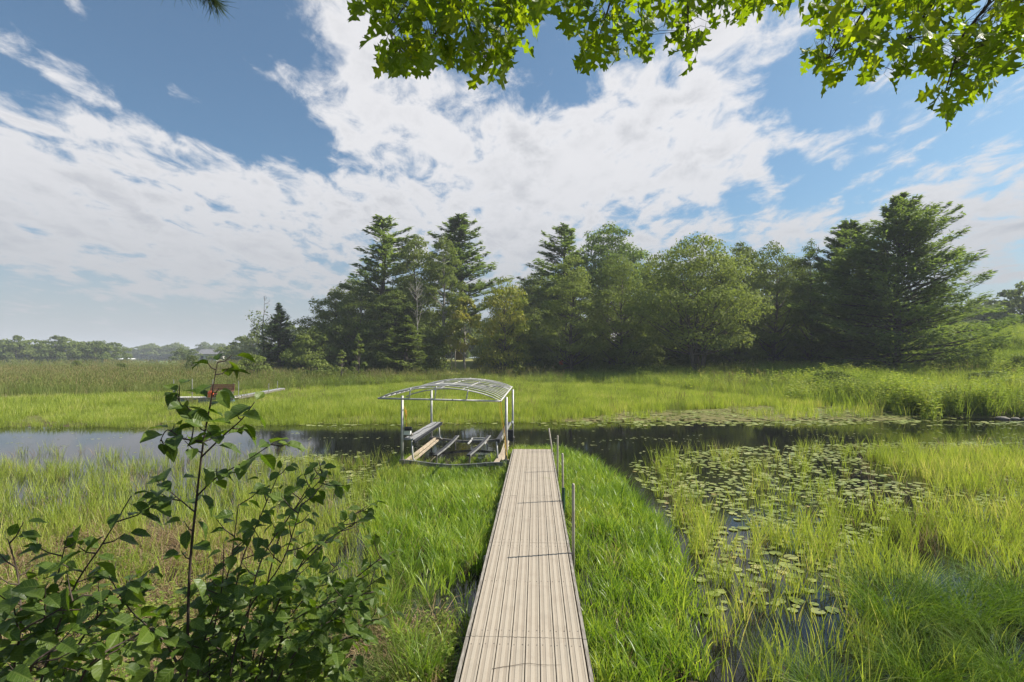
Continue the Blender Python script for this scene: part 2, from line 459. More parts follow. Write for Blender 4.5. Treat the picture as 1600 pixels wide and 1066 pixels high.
def lawn_mat():
    m, t, out = base_mat('lawn')
    geo = t.node('ShaderNodeNewGeometry')
    n2 = t.noise(geo.outputs['Position'], 1.1, 8, .7)
    c = t.mix(t.smooth(n2, .3, .7), (.15, .17, .03, 1), (.24, .23, .06, 1))
    p = t.node('ShaderNodeBsdfPrincipled'); t.link(c, p.inputs['Base Color']); p.inputs['Roughness'].default_value = .95
    t.link(p.outputs[0], out.inputs[0]); return m
def water_mat():
    m, t, out = base_mat('pond_water')
    geo = t.node('ShaderNodeNewGeometry')
    mp = t.node('ShaderNodeMapping'); mp.inputs['Scale'].default_value = (1, 1.6, 1); t.link(geo.outputs['Position'], mp.inputs[0])
    n = t.noise(mp.outputs[0], 2.2, 4, .55); n2 = t.noise(geo.outputs['Position'], .35, 4, .6)
    c = t.mix(t.smooth(n2, .35, .7), (.0045, .0050, .0048, 1), (.010, .010, .008, 1))
    p = t.node('ShaderNodeBsdfPrincipled'); t.link(c, p.inputs['Base Color'])
    p.inputs['Roughness'].default_value = .045; p.inputs['IOR'].default_value = 1.333
    p.inputs['Specular IOR Level'].default_value = .5
    b = t.node('ShaderNodeBump'); b.inputs['Strength'].default_value = .10; b.inputs['Distance'].default_value = .012
    t.link(n, b.inputs['Height']); t.link(b.outputs[0], p.inputs['Normal'])
    t.link(p.outputs[0], out.inputs[0]); return m

# ------------------------------------------------------------------ ground, water, road
def hgt(x, y):
    x = np.asarray(x, float); y = np.asarray(y, float)
    y0 = 6.3 - 2.9 * np.exp(-((x - .15) / 1.5) ** 2) + .5 * (vnoise(x * .8 + 31, y * .8) - .5)
    y0 = y0 - 1.3 * sstep(.9, 2, x)
    bank = np.clip((y0 - y) * .34, -.25, 2.0)
    shore = 28.2 + 1.1 * (vnoise(x * .25 + 3, x * 0 + 9.5) - .5) + 2.0 * sstep(18, 27, x) - 2.4 * sstep(-8, -25, x)
    land = sstep(0, 1.6, y - shore)
    far = -.25 + land * (.27 + .14 * fbm(x * .15, y * .15)) + .35 * sstep(36, 70, y) * sstep(-400, -20, x)
    wood = .55 * sstep(62, 82, y) * sstep(-30, -18, x)
    ridge = 4.3 * sstep(38, 68, x) * sstep(31, 84, y)
    rise = .7 * sstep(18, 34, x) * sstep(29.5, 36, y)
    wood = wood + 1.9 * sstep(74, 93, y) * sstep(-34, -26, x)
    lump = .12 * (fbm(x * .9, y * .9) - .5) * (land + (bank > 0))
    return np.where(y < 15, bank, far + wood + ridge + rise) + lump

def axis(segs):
    out = []
    for a, b, st in segs: out += list(np.arange(a, b, st))
    return np.array(out + [segs[-1][1]])
gx = axis([(-2600, -300, 100), (-300, -90, 15), (-90, -22, 3), (-22, 22, .45), (22, 100, 2), (100, 300, 15), (300, 2600, 100)])
gy = axis([(-60, -3, 4), (-3, 9, .25), (9, 27, 2), (27, 38, .6), (38, 110, 2), (110, 320, 12), (320, 2600, 100)])
XX, YY = np.meshgrid(gx, gy); ZZ = hgt(XX, YY)
nx, ny = len(gx), len(gy)
idx = np.arange(nx * ny).reshape(ny, nx)
fc = np.stack([idx[:-1, :-1], idx[:-1, 1:], idx[1:, 1:], idx[1:, :-1]], -1).reshape(-1, 4)
gm = fast_mesh('ground', np.stack([XX, YY, ZZ], -1).reshape(-1, 3), fc, ground_mat(), True)
tag(link('ground', gm), 'muddy marsh ground and grassy banks around the channel', kind='structure')
wm = MB(); wm.add([(-300, -2, 0), (300, -2, 0), (300, 60, 0), (-300, 60, 0)], [(0, 1, 2, 3)])
tag(wm.build('water', water_mat()), 'dark still water of the marsh channel', kind='structure')

def drape(pts_fn, nu, nv, lift, name, mat):
    vs = []; fs = []
    for i in range(nu + 1):
        for j in range(nv + 1):
            x, y = pts_fn(i / nu, j / nv); vs.append((x, y, float(hgt(x, y)) + lift))
    for i in range(nu):
        for j in range(nv):
            a = i * (nv + 1) + j; fs.append((a, a + nv + 1, a + nv + 2, a + 1))
    me = bpy.data.meshes.new(name); me.from_pydata(vs, [], fs); me.materials.append(mat)
    me.polygons.foreach_set('use_smooth', np.ones(len(fs), dtype=bool))
    return link(name, me)
def lawn_pts(u, v):
    return -16.5 + 12 * u, 72 + 26 * v
tag(drape(lawn_pts, 16, 24, .05, 'lawn', lawn_mat()), 'mown yellow green lawn opening between the trees', kind='structure')
rm = MB()
for i in range(24):
    xa, xb = 58 + i * 6, 64 + i * 6
    ya, yb = 88 + i * .6, 88 + (i + 1) * .6
    za, zb = [max(float(hgt(q, r + k)) for k in (0, 3, 6)) + .12 for q, r in ((xa, ya), (xb, yb))]
    rm.add([(xa, ya, za), (xb, yb, zb), (xb, yb + 6, zb), (xa, ya + 6, za), (xa, ya, za - .5), (xb, yb, zb - .5)], [(0, 1, 2, 3), (4, 5, 1, 0)])
tag(rm.build('road', M['road']), 'pale road running along the top of the right bank', kind='structure')

# ------------------------------------------------------------------ haze
hm, ht, hout = base_mat('haze_air')
pv = ht.node('ShaderNodeVolumePrincipled')
pv.inputs['Color'].default_value = (.86, .91, 1.0, 1)
pv.inputs['Density'].default_value = 0.0005
pv.inputs['Anisotropy'].default_value = 0.0
ht.link(pv.outputs[0], hout.inputs['Volume'])
hb = MB(); hb.box((0, 1100, 19), (5300, 3200, 46))
hz_o = hb.build('haze', hm)
tag(hz_o, 'thin pale summer haze over the marsh', kind='stuff')

# ------------------------------------------------------------------ plant prototypes and scattering
PROTO = bpy.data.collections.new('tuft_library')      # never linked to the scene: only instanced from

def blades(n, h, spread, wd, lean, curve, rng, seg=3, hvar=.35, droop=0.0):
    """n grass blades; returns verts, tris, tint"""
    V = []; Fq = []; T = []
    for i in range(n):
        a = rng.random() * 2 * math.pi; r = spread * math.sqrt(rng.random())
        bx, by = r * math.cos(a), r * math.sin(a)
        da = rng.random() * 2 * math.pi
        if r > 0 and rng.random() < .6: da = a + rng.normal() * .7
        hh = h * (1 - hvar * rng.random()); ln = lean * (.3 + rng.random()); cv = curve * (.3 + rng.random())
        wa = rng.random() * math.pi; tv = rng.random()
        sx, sy = math.cos(wa) * wd / 2, math.sin(wa) * wd / 2
        b0 = len(V)
        for k in range(seg + 1):
            t = k / seg
            o = hh * (ln * t + cv * t * t)
            z = hh * (t - droop * max(0, t - .45) ** 2 * (.5 + cv))
            wk = (1 - t ** 1.6) * (.6 + .8 * t if t < .5 else 1)
            x, y = bx + math.cos(da) * o, by + math.sin(da) * o
            if k < seg:
                V.append((x - sx * wk, y - sy * wk, z)); V.append((x + sx * wk, y + sy * wk, z)); T += [tv, tv]
            else:
                V.append((x, y, z)); T.append(tv)
        for k in range(seg - 1):
            q = b0 + 2 * k
            Fq += [(q, q + 1, q + 3), (q, q + 3, q + 2)]
        q = b0 + 2 * (seg - 1); Fq.append((q, q + 1, q + 2))
    return V, Fq, T

def seedheads(n, h, spread, wd, rng, V, Fq, T, tv=(.85, 1.0), length=.22):
    for i in range(n):
        a = rng.random() * 6.28; r = spread * math.sqrt(rng.random()); x, y = r * math.cos(a), r * math.sin(a)
        dx, dy = rng.normal() * .12, rng.normal() * .12; hh = h * (.75 + .3 * rng.random())
        t = tv[0] + rng.random() * (tv[1] - tv[0]); b = len(V)
        V += [(x, y, 0), (x + .008, y, 0), (x + dx, y + dy, hh)]; Fq.append((b, b + 1, b + 2)); T += [t * .7] * 3
        for k in range(4):
            wa = rng.random() * 3.14; b = len(V); z = hh - length * (k / 4)
            c, s = math.cos(wa) * wd, math.sin(wa) * wd; zz = z - length * .5
            V += [(x + dx, y + dy, z + length * .3), (x + dx - c, y + dy - s, zz), (x + dx + c, y + dy + s, zz)]
            Fq.append((b, b + 1, b + 2)); T += [t] * 3

def leafy(n_st, h, spread, rng, lw=.06):
    """weeds: upright stems with alternate leaves"""
    V = []; Fq = []; T = []
    for i in range(n_st):
        a = rng.random() * 6.28; r = spread * math.sqrt(rng.random()); x0, y0 = r * math.cos(a), r * math.sin(a)
        hh = h * (.6 + .4 * rng.random()); dx, dy = rng.normal() * .12 * hh, rng.normal() * .12 * hh; tv = rng.random()
        b = len(V); V += [(x0, y0, 0), (x0 + .012, y0, 0), (x0 + dx, y0 + dy, hh)]; Fq.append((b, b + 1, b + 2)); T += [.3] * 3
        m = int(hh / .075)
        for k in range(m):
            t = (k + .5) / m; x, y, z = x0 + dx * t, y0 + dy * t, hh * t
            ang = rng.random() * 6.28; L = lw * (2.4 - 1.2 * t) * (.7 + .6 * rng.random()); ca, sa = math.cos(ang), math.sin(ang)
            up = .45 - .5 * rng.random(); b = len(V)
            V += [(x, y, z), (x + ca * L * .5 - sa * L * .28, y + sa * L * .5 + ca * L * .28, z + L * up * .7),
                  (x + ca * L, y + sa * L, z + L * up * .5), (x + ca * L * .5 + sa * L * .28, y + sa * L * .5 - ca * L * .28, z + L * up * .7)]
            Fq += [(b, b + 1, b + 2), (b, b + 2, b + 3)]; T += [min(1, max(0, tv + rng.normal() * .15))] * 4
    return V, Fq, T

def proto(name, vft, mat):
    V, Fq, T = vft
    me = fast_mesh(name, V, Fq, mat, False, T)
    o = bpy.data.objects.new(name, me)
    return o

def proto_set(name, objs):
    c = bpy.data.collections.new(name)
    for i, o in enumerate(objs):
        o.name = f'{name}_{chr(97 + i)}'; c.objects.link(o)
    return c, len(objs)

def scatter(name, label, pset, pts, scl, rot=None, cat=None, tiltsd=.06, idxs=None, parent=None, kind='stuff'):
    coll, nv = pset; n = len(pts)
    me = bpy.data.meshes.new(name); me.vertices.add(n)
    me.vertices.foreach_set('co', np.asarray(pts, dtype=np.float32).ravel())
    if rot is None:
        rot = np.stack([RNG.normal(0, tiltsd, n), RNG.normal(0, tiltsd, n), RNG.random(n) * 6.283], -1)
    scl = np.asarray(scl, dtype=np.float32)
    if scl.ndim == 1: scl = np.stack([scl * (.85 + .3 * RNG.random(n)), scl * (.85 + .3 * RNG.random(n)), scl], -1)
    if idxs is None: idxs = RNG.integers(0, nv, n)
    a = me.attributes.new('rot', 'FLOAT_VECTOR', 'POINT'); a.data.foreach_set('vector', np.asarray(rot, dtype=np.float32).ravel())
    a = me.attributes.new('scl', 'FLOAT_VECTOR', 'POINT'); a.data.foreach_set('vector', np.asarray(scl, dtype=np.float32).ravel())
    a = me.attributes.new('idx', 'INT', 'POINT'); a.data.foreach_set('value', np.asarray(idxs, dtype=np.int32))
    o = link(name, me, parent)
    ng = bpy.data.node_groups.new(name + '_scatter', 'GeometryNodeTree')
    ng.interface.new_socket('Geometry', in_out='INPUT', socket_type='NodeSocketGeometry')
    ng.interface.new_socket('Geometry', in_out='OUTPUT', socket_type='NodeSocketGeometry')
    g = NT(ng)
    gi = g.node('NodeGroupInput'); go = g.node('NodeGroupOutput')
    ci = g.node('GeometryNodeCollectionInfo'); ci.inputs['Collection'].default_value = coll
    ci.inputs['Separate Children'].default_value = True; ci.inputs['Reset Children'].default_value = True
    ip = g.node('GeometryNodeInstanceOnPoints'); ip.inputs['Pick Instance'].default_value = True
    def na(nm, ty):
        q = g.node('GeometryNodeInputNamedAttribute', data_type=ty); q.inputs['Name'].default_value = nm
        return q.outputs[0]
    er = g.node('FunctionNodeEulerToRotation'); g.link(na('rot', 'FLOAT_VECTOR'), er.inputs[0])
    g.link(gi.outputs[0], ip.inputs['Points']); g.link(ci.outputs[0], ip.inputs['Instance'])
    g.link(na('idx', 'INT'), ip.inputs['Instance Index']); g.link(er.outputs[0], ip.inputs['Rotation'])
    g.link(na('scl', 'FLOAT_VECTOR'), ip.inputs['Scale']); g.link(ip.outputs[0], go.inputs[0])
    md = o.modifiers.new('scatter', 'NODES'); md.node_group = ng
    if label: tag(o, label, cat, kind=kind)
    elif kind: o['kind'] = kind
    return o

def field(x0, x1, y0, y1, dens, acc, zfun=None):
    """random ground points with acceptance acc(x, y, px, py) in 0..1"""
    n = int((x1 - x0) * (y1 - y0) * dens)
    x = RNG.uniform(x0, x1, n); y = RNG.uniform(y0, y1, n)
    vis = np.abs(x) < y * .98 + 1.2
    x = x[vis]; y = y[vis]
    px = CX + x / y * F; py = HZ + CAMZ / y * F
    p = acc(x, y, px, py)
    k = RNG.random(len(x)) < p
    x = x[k]; y = y[k]
    z = hgt(x, y) if zfun is None else zfun(x, y)
    return np.stack([x, y, z], -1)

r = np.random.default_rng(3)
P_rice = proto_set('rice_tuft', [proto('t', blades(10, .62, .11, .016, .16, .30, r, hvar=.5), M['rice']) for _ in range(6)] + [proto('t', blades(9, .55, .12, .013, .35, .6, r, droop=.8), M['dry'])])
def lush(): 
    return blades(12, .60, .10, .021, .16, .46, r, seg=4, droop=.5, hvar=.5)
P_lush = proto_set('lush_tuft', [proto('t', lush(), M['lush']) for _ in range(11)] + [proto('t', blades(8, .5, .12, .012, .4, .7, r, droop=.8), M['dry'])])
P_ricef = proto_set('rice_clump', [proto('t', blades(34, .62, .42, .026, .12, .22, r), M['rice']) for _ in range(5)])
def reedp():
    V, Fq, T = blades(46, 1.35, .5, .034, .10, .22, r, seg=3, hvar=.5)
    seedheads(7, 1.6, .5, .03, r, V, Fq, T)
    return V, Fq, T
P_reed = proto_set('reed_clump', [proto('t', reedp(), M['reed']) for _ in range(4)])
P_weed = proto_set('weed_clump', [proto('t', leafy(12, 1.0, .45, r, .085), M['weed']) for _ in range(4)])
P_tallg = proto_set('bank_grass', [proto('t', blades(44, .95, .40, .028, .16, .35, r, hvar=.5), M['weed']) for _ in range(4)])
P_dry = proto_set('dry_tuft', [proto('t', blades(40, .34, .16, .010, .9, 1.4, r, droop=1.4, hvar=.6), M['dry']) for _ in range(4)])
P_sedge = proto_set('sedge_tuft', [proto('t', blades(70, .62, .10, .006, .30, .85, r, seg=5, droop=.9), M['sedge']) for _ in range(4)])
def lowweed(): return leafy(5, .32, .10, r, .035)
P_low = proto_set('low_weed', [proto('t', lowweed(), M['weed']) for _ in range(4)])

def pad_vft(rng):
    n = 14; V = [(0, 0, .004)]; T = [rng.random()]; tv = T[0]
    ph = rng.random() * 6
    for k in range(n):
        a = .22 + (2 * math.pi - .44) * k / (n - 1); rr = 1 + .04 * math.sin(3 * a + ph)
        V.append((rr * math.cos(a), rr * math.sin(a) * .92, .03 * math.sin(2 * a + ph) + .02)); T.append(tv)
    return V, [(0, k, k + 1) for k in range(1, n)], T
pad_objs = [proto('t', pad_vft(r), M['pad']) for _ in range(5)]
P_pad = proto_set('pad_leaf', pad_objs)

# --- where things grow, drawn on the ground as seen from above the bank (photo pixels of the z = 0 plane)
R_right_lush = [(805, 708), (872, 705), (930, 728), (975, 760), (1022, 812), (1062, 868), (1100, 940), (1120, 1100), (800, 1100)]
R_left_lush = [(640, 724), (800, 708), (800, 1100), (640, 1100), (590, 930), (575, 820), (590, 740)]
R_left_rice = [(-80, 728), (200, 724), (480, 722), (600, 718), (660, 724), (600, 1000), (380, 950), (-80, 930)]
R_water_gap = [(560, 985), (790, 890), (800, 1100), (560, 1100)]
R_right_rice = [(1230, 712), (1320, 704), (1700, 712), (1700, 1100), (1090, 1100), (1085, 940), (1110, 850), (1180, 780), (1330, 760), (1290, 720)]
R_far_rice = [(-200, 673), (0, 671), (400, 666), (800, 661), (1300, 660), (1480, 656), (1300, 641), (1130, 624), (1000, 611), (700, 606), (560, 613), (430, 614), (300, 622), (0, 631), (-200, 632)]
R_pads = [(985, 724), (1080, 706), (1180, 698), (1330, 694), (1600, 690), (1640, 706), (1330, 712), (1420, 740), (1500, 800), (1380, 830), (1320, 900), (1130, 950), (1080, 860), (1020, 770), (975, 745)]
R_padfar = [(860, 662), (1000, 646), (1180, 640), (1380, 640), (1500, 652), (1480, 660), (1200, 664)]
dock_x = lambda y: -.11 + .0437 * y
def off_dock(x, y, m=.64): return (np.abs(x - dock_x(y)) > m) | (y > 18.6)
def in_lift(x, y):
    lx = x + 1.74 - .0437 * (y - 16.4)
    return (np.abs(lx) < 1.5) & (y > 16.6) & (y < 21)

def acc_lush(x, y, px, py):
    n = fbm(x * .8, y * .8)
    p = np.where(inpoly(px, py, R_right_lush), 1.0, 0) + np.where(inpoly(px, py, R_left_lush), 1.0, 0)
    gap = inpoly(px, py, R_water_gap)
    p = np.where(gap, p * np.clip((n - .42) * 5, 0.10, .8), p)
    edge = sstep(1020, 1090, px) * (py > 800)
    p = p * (1 - .7 * edge)
    p = np.where(in_lift(x, y), p * .55, p)
    return p * off_dock(x, y) * np.clip(.72 + (n - .35) * 2.2, .4, 1)
pts = field(-7, 8, 5.2, 22, 58, acc_lush, lambda x, y: np.maximum(hgt(x, y), -.02))
sc_ = .78 + .42 * RNG.random(len(pts)) * fbm(pts[:, 0], pts[:, 1])
near_d = np.abs(pts[:, 0] - dock_x(pts[:, 1])) < .9
sc_ = np.where(near_d, sc_ * .9, sc_); lf = (pts[:, 1] > 13.6) & (pts[:, 1] < 16.7) & (pts[:, 0] < -.2) & (pts[:, 0] > -4); sc_ = np.where(lf, sc_ * .68, sc_); sc_ = np.where(in_lift(pts[:, 0], pts[:, 1]), sc_ * .42, sc_)
scatter('lush_grass', 'bright green marsh grass standing close on both sides of the dock', P_lush, pts, sc_, cat='grass')

def acc_rice_l(x, y, px, py):
    n = fbm(x * .5 + 7, y * .5); n2 = fbm(x * 1.6, y * 1.6 + 40)
    p = np.where(inpoly(px, py, R_left_rice), 1.0, 0)
    sparse = sstep(830, 760, py) * sstep(640, 560, px)          # thin near the open water
    p = p * (1 - sparse * np.clip(.15 + (.54 - n2) * 5, .1, .88))
    fringe = (py > 704) & (py < 724) & (px < 600)
    p = np.where(fringe, .16 * (n > .45), p)
    brown = inpoly(px, py, [(60, 850), (300, 830), (420, 880), (420, 1000), (40, 1000)])
    p = np.where(brown, p * .55, p)
    return p * np.clip(.75 + (n - .4) * 2, .15, 1) * off_dock(x, y)
pts = field(-20, -1.0, 6.0, 21.5, 30, acc_rice_l, lambda x, y: np.maximum(hgt(x, y), -.02))
scatter('wild_rice', 'yellow green rice grass covering the near left marsh', P_rice, pts, (.72 + .35 * RNG.random(len(pts))) * (1 - .15 * sstep(12, 16, pts[:, 1])), cat='grass')

def acc_rice_r(x, y, px, py):
    n = fbm(x * .55 + 70, y * .55); n2 = fbm(x * 1.8, y * 1.8 + 11)
    p = np.where(inpoly(px, py, R_right_rice), 1.0, 0) * np.clip((n - .36) * 5.0, .08, 1)
    pd = inpoly(px, py, R_pads)
    p = np.where(pd, np.clip((n2 - .52) * 3.0, .01, .42) * np.where(py > 800, 2.2, np.where(py < 735, .5, 1)), p)
    low = inpoly(px, py, [(1060, 900), (1330, 900), (1330, 1100), (1060, 1100)])
    p = np.where(low, np.clip((n2 - .36) * 3.2, .12, .8), p)
    return p * off_dock(x, y) * ~inpoly(px, py, R_right_lush)
pts = field(1.2, 24, 5.4, 24, 34, acc_rice_r, lambda x, y: np.maximum(hgt(x, y), -.02))
scatter('wild_rice', 'bright yellow green rice grass rising between the lily pads at right', P_rice, pts, .72 + .42 * RNG.random(len(pts)), cat='grass')

def acc_far(x, y, px, py):
    n = fbm(x * .25, y * .25 + 3); p = np.where(inpoly(px, py, R_far_rice), 1.0, 0)
    pf = inpoly(px, py, R_padfar)
    p = np.where(pf, p * .12 * (n > .45), p)
    return p * np.clip(.55 + (n - .35) * 2.2, .2, 1)
pts = field(-75, 40, 26, 66, 9.0, acc_far, lambda x, y: np.maximum(hgt(x, y), 0))
sc_ = (.75 + .5 * RNG.random(len(pts))) * (.55 + .45 * sstep(27.5, 31.5, pts[:, 1])) * np.where((np.abs(pts[:, 0] + 21.5) < 5.5) & (pts[:, 1] > 29) & (pts[:, 1] < 52), .6, 1)
scatter('far_marsh_grass', 'light green marsh grass spread beyond the channel', P_ricef, pts, sc_, cat='grass')

def landmask(x, y, px, py):
    return (~inpoly(px, py, R_far_rice)) & (y > 28.9) & (hgt(x, y) > .02)
def lawn_in(x, y): return (x > -16.8) & (x < -4.2) & (y > 69)
def acc_reed(x, y, px, py):
    n = fbm(x * .10 + 5, y * .10)
    p = landmask(x, y, px, py) * np.where(x / y < -.42, 1.0, np.where((x / y < -.06) & (y > 50) & (y < 67), 1.1, np.where(x / y < .1, .35 * (n > .42), .2 * (n > .5))))
    return p * np.clip(.6 + (n - .35) * 2, .15, 1) * (~lawn_in(x, y))
pts = field(-120, 50, 29, 100, 1.5, acc_reed)
scatter('tall_reeds', 'tall brownish reeds behind the light green marsh grass', P_reed, pts, .72 + .42 * RNG.random(len(pts)), cat='reeds')
def acc_reed2(x, y, px, py):
    n = fbm(x * .03 + 5, y * .03)
    return ((px < 560) & (y < 175)) * np.clip(.4 + (n - .35) * 2.4, .1, 1)
pts = field(-260, -20, 100, 175, .22, acc_reed2)
scatter('tall_reeds', 'far band of brown reeds reaching to the distant trees', P_reed, pts, (1.0 + .6 * RNG.random(len(pts))), cat='reeds')
def acc_tall(x, y, px, py):
    n = fbm(x * .2 + 50, y * .2)
    p = landmask(x, y, px, py) * (px > 330) * np.where(px > 1000, 1, .85)
    return p * np.clip(.5 + (n - .35) * 2.2, .2, 1) * (~lawn_in(x, y)) * (y < 92 + 0 * x)
pts = field(-35, 85, 29, 92, 2.6, acc_tall)
scatter('bank_grass', 'tall rough green grass along the foot of the wood', P_tallg, pts, (.6 + .5 * RNG.random(len(pts))) * (.75 + 1.4 * fbm(pts[:, 0] * .33, pts[:, 1] * .33 + 9)) * (1 - .35 * (pts[:, 0] < 10)), cat='grass')
def acc_weed(x, y, px, py):
    n = fbm(x * .16 + 90, y * .16 + 4)
    return landmask(x, y, px, py) * (px > 420) * np.clip((n - .42) * np.where(px > 1300, 6, 4.0), 0, 1) * (~lawn_in(x, y))
pts = field(-30, 90, 29, 90, 1.8, acc_weed)
scatter('bank_weeds', 'leafy waist high weeds in the bank grass', P_weed, pts, (.7 + .7 * RNG.random(len(pts))) * (1 + .5 * (pts[:, 0] > 14)), cat='weeds')
pts = field(-75, 30, 30, 62, .25, lambda x, y, px, py: inpoly(px, py, R_far_rice) * (fbm(x * .2 + 8, y * .2) > .5) * .8)
scatter('scattered_reeds', 'scattered brown tipped reeds standing in the far marsh grass', P_reed, pts, .45 + .3 * RNG.random(len(pts)), cat='reeds')
# dry thatch and small weeds on the near bank
def acc_dry(x, y, px, py):
    n = fbm(x * 1.3 + 9, y * 1.3)
    z = inpoly(px, py, [(40, 830), (420, 830), (440, 1100), (-80, 1100), (-80, 860)]) | (inpoly(px, py, [(540, 950), (700, 970), (740, 1100), (520, 1100)]) & (n > .5))
    return z * np.clip((n - .30) * 4, 0, 1) * off_dock(x, y, .8)
pts = field(-9, 0, 4.2, 11, 17, acc_dry, lambda x, y: np.maximum(hgt(x, y), 0))
scatter('dry_grass', 'pale dead grass matted on the near left bank', P_dry, pts, .8 + .6 * RNG.random(len(pts)), cat='dead grass')
def acc_low(x, y, px, py):
    n = fbm(x * 1.1 + 19, y * 1.1)
    z = inpoly(px, py, [(-80, 860), (500, 900), (700, 960), (730, 1200), (-80, 1200)])
    return z * np.clip((n - .34) * 4, 0, 1) * off_dock(x, y, .72)
pts = field(-8, 0, 4.0, 9.5, 44, acc_low, lambda x, y: np.maximum(hgt(x, y), 0))
scatter('low_weeds', 'small leafy weeds at the foot of the shrubs beside the dock', P_low, pts, .8 + .7 * RNG.random(len(pts)), cat='weeds')
def acc_sedge(x, y, px, py):
    n = fbm(x * .9 + 3, y * .9 + 60)
    z = inpoly(px, py, [(1180, 1030), (1600, 980), (1700, 980), (1700, 1160), (1150, 1160)]).astype(float) * .7
    z2 = inpoly(px, py, [(480, 930), (640, 900), (690, 990), (700, 1100), (480, 1100)]).astype(float) * .8
    return (z + z2) * np.clip((n - .3) * 3, 0, 1)
pts = field(-5, 9, 4.6, 9, 9, acc_sedge, lambda x, y: np.maximum(hgt(x, y), 0))
scatter('fine_sedge', 'fine arching sedge along the near water edge', P_sedge, pts, .75 + .4 * RNG.random(len(pts)), cat='grass')

# ------------------------------------------------------------------ lily pads: the largest 300 singly, the rest as one mass
def pad_field():
    A = []
    def acc(x, y, px, py):
        n = fbm(x * .9 + 33, y * .9 + 8)
        p = inpoly(px, py, R_pads) * np.clip((n - .33) * 4.5, .05, .95)
        p = np.where(inpoly(px, py, [(1080, 830), (1330, 830), (1330, 960), (1100, 960)]), .95, p)
        q = inpoly(px, py, [(1350, 690), (1700, 700), (1700, 900), (1450, 830)]) * np.clip((n - .36) * 4, 0, .8)
        s = inpoly(px, py, [(380, 715), (620, 705), (560, 800), (420, 800)]) * np.clip((n - .45) * 4, 0, .6)
        return np.maximum(np.maximum(p, q), s) * off_dock(x, y, 1.0) * np.where(py > 900, .35, 1)
    pts = field(-9, 24, 6, 22, 60, acc, lambda x, y: x * 0 + .006)
    keep = []; grid = {}
    rad = .045 + .085 * RNG.random(len(pts)) ** 1.2
    for i, (x, y, z) in enumerate(pts):
        k = (int(x / .3), int(y / .3)); ok = True
        for dx in (-1, 0, 1):
            for dy in (-1, 0, 1):
                for j in grid.get((k[0] + dx, k[1] + dy), ()):
                    if math.hypot(x - pts[j][0], y - pts[j][1]) < (rad[i] + rad[j]) * .80: ok = False
        if ok: keep.append(i); grid.setdefault(k, []).append(i)
    pts = pts[keep]; rad = rad[keep]
    pts[:, 2] += RNG.random(len(pts)) * .012
    return pts, rad
pad_pts, pad_r = pad_field()
show = pad_r / pad_pts[:, 1] * (np.abs(pad_pts[:, 0]) < pad_pts[:, 1] * .92)
order = np.argsort(-show)
pad_first = None
for n_, i in enumerate(order[:300]):
    x, y, z = pad_pts[i]
    o = bpy.data.objects.new('lily_pad', pad_objs[n_ % 5].data); COL.objects.link(o)
    o.location = (x, y, z); o.rotation_euler = (RNG.normal(0, .05), RNG.normal(0, .05), RNG.random() * 6.28)
    s = pad_r[i]; o.scale = (s, s, s)
    left = x < 0
    tag(o, 'round lily pad floating among the thin grass left of the dock' if left else 'round yellow green lily pad floating on the water right of the dock', 'lily pad',
        'lily pads left of the dock' if left else 'lily pads right of the dock')
rest = order[300:]
rs = pad_r[rest]
scatter('lily_pads', 'smaller lily pads scattered over the dark water at right', P_pad, pad_pts[rest], np.stack([rs, rs, rs], -1), cat='lily pads', tiltsd=.05)
def acc_pf(x, y, px, py):
    n = fbm(x * .35 + 3, y * .7)
    strip = (np.abs(y - (28.1 + .25 * vnoise(x * .3, x * 0))) < 1.0) & (px > 250)
    return np.maximum(inpoly(px, py, R_padfar) * np.clip((n - .3) * 4, .1, 1), strip * .5 * (n > .4))
pts = field(-18, 34, 26.5, 37, 14, acc_pf, lambda x, y: np.maximum(hgt(x, y), 0) + .012)
rs = .10 + .07 * RNG.random(len(pts))
scatter('lily_pads', 'mat of lily pads along the far water edge', P_pad, pts, np.stack([rs, rs, rs], -1), cat='lily pads', tiltsd=.06)

pts = field(-22, 26, 19.5, 28.5, 9, lambda x, y, px, py: (fbm(x * .5 + 61, y * 1.3) > .60) * .9, lambda x, y: x * 0 + .004)
rs = .018 + .035 * RNG.random(len(pts))
scatter('floating_weed', 'bits of floating weed drifting on the open channel', P_pad, pts, np.stack([rs * 1.6, rs, rs], -1), cat='water weed', tiltsd=.03)

# ------------------------------------------------------------------ sedge tussocks at the lower right
tus_m = []
for k in range(3):
    q = np.random.default_rng(50 + k)
    V, Fq, T = blades(520, .98, .26, .008, .28, 1.0, q, seg=6, droop=1.0, hvar=.45)
    tus_m.append(fast_mesh('tussock_blades', V, Fq, M['sedge_dark'], False, T))
TUS = [(1400, 985, 1.30, 'dark domed sedge tussock, tallest of the lower right clumps'), (1495, 985, 1.25, 'dark sedge tussock directly right of the tallest clump'),
       (1590, 965, 1.2, 'sedge tussock cut by the right edge of the view'), (1440, 1080, .9, 'pale tipped sedge tussock below the tallest clump'),
       (1570, 1080, .95, 'sedge tussock in the lower right corner'), (1290, 1110, .8, 'small pale sedge tussock at the bottom edge, right of open water'),
       (600, 975, .72, 'fine arching sedge tussock left of the dock beside the dead grass')]
for i, (px, py, s, lb) in enumerate(TUS):
    x, y, _ = G(px, py, 0)
    o = link('sedge_tussock', tus_m[i % 3]); o.location = (x, y, max(0, float(hgt(x, y))) - .03)
    o.scale = (s * .95, s * .95, s * .92); o.rotation_euler = (0, 0, i * 1.3)
    tag(o, lb, 'sedge tussock', 'sedge tussocks at the water edge')

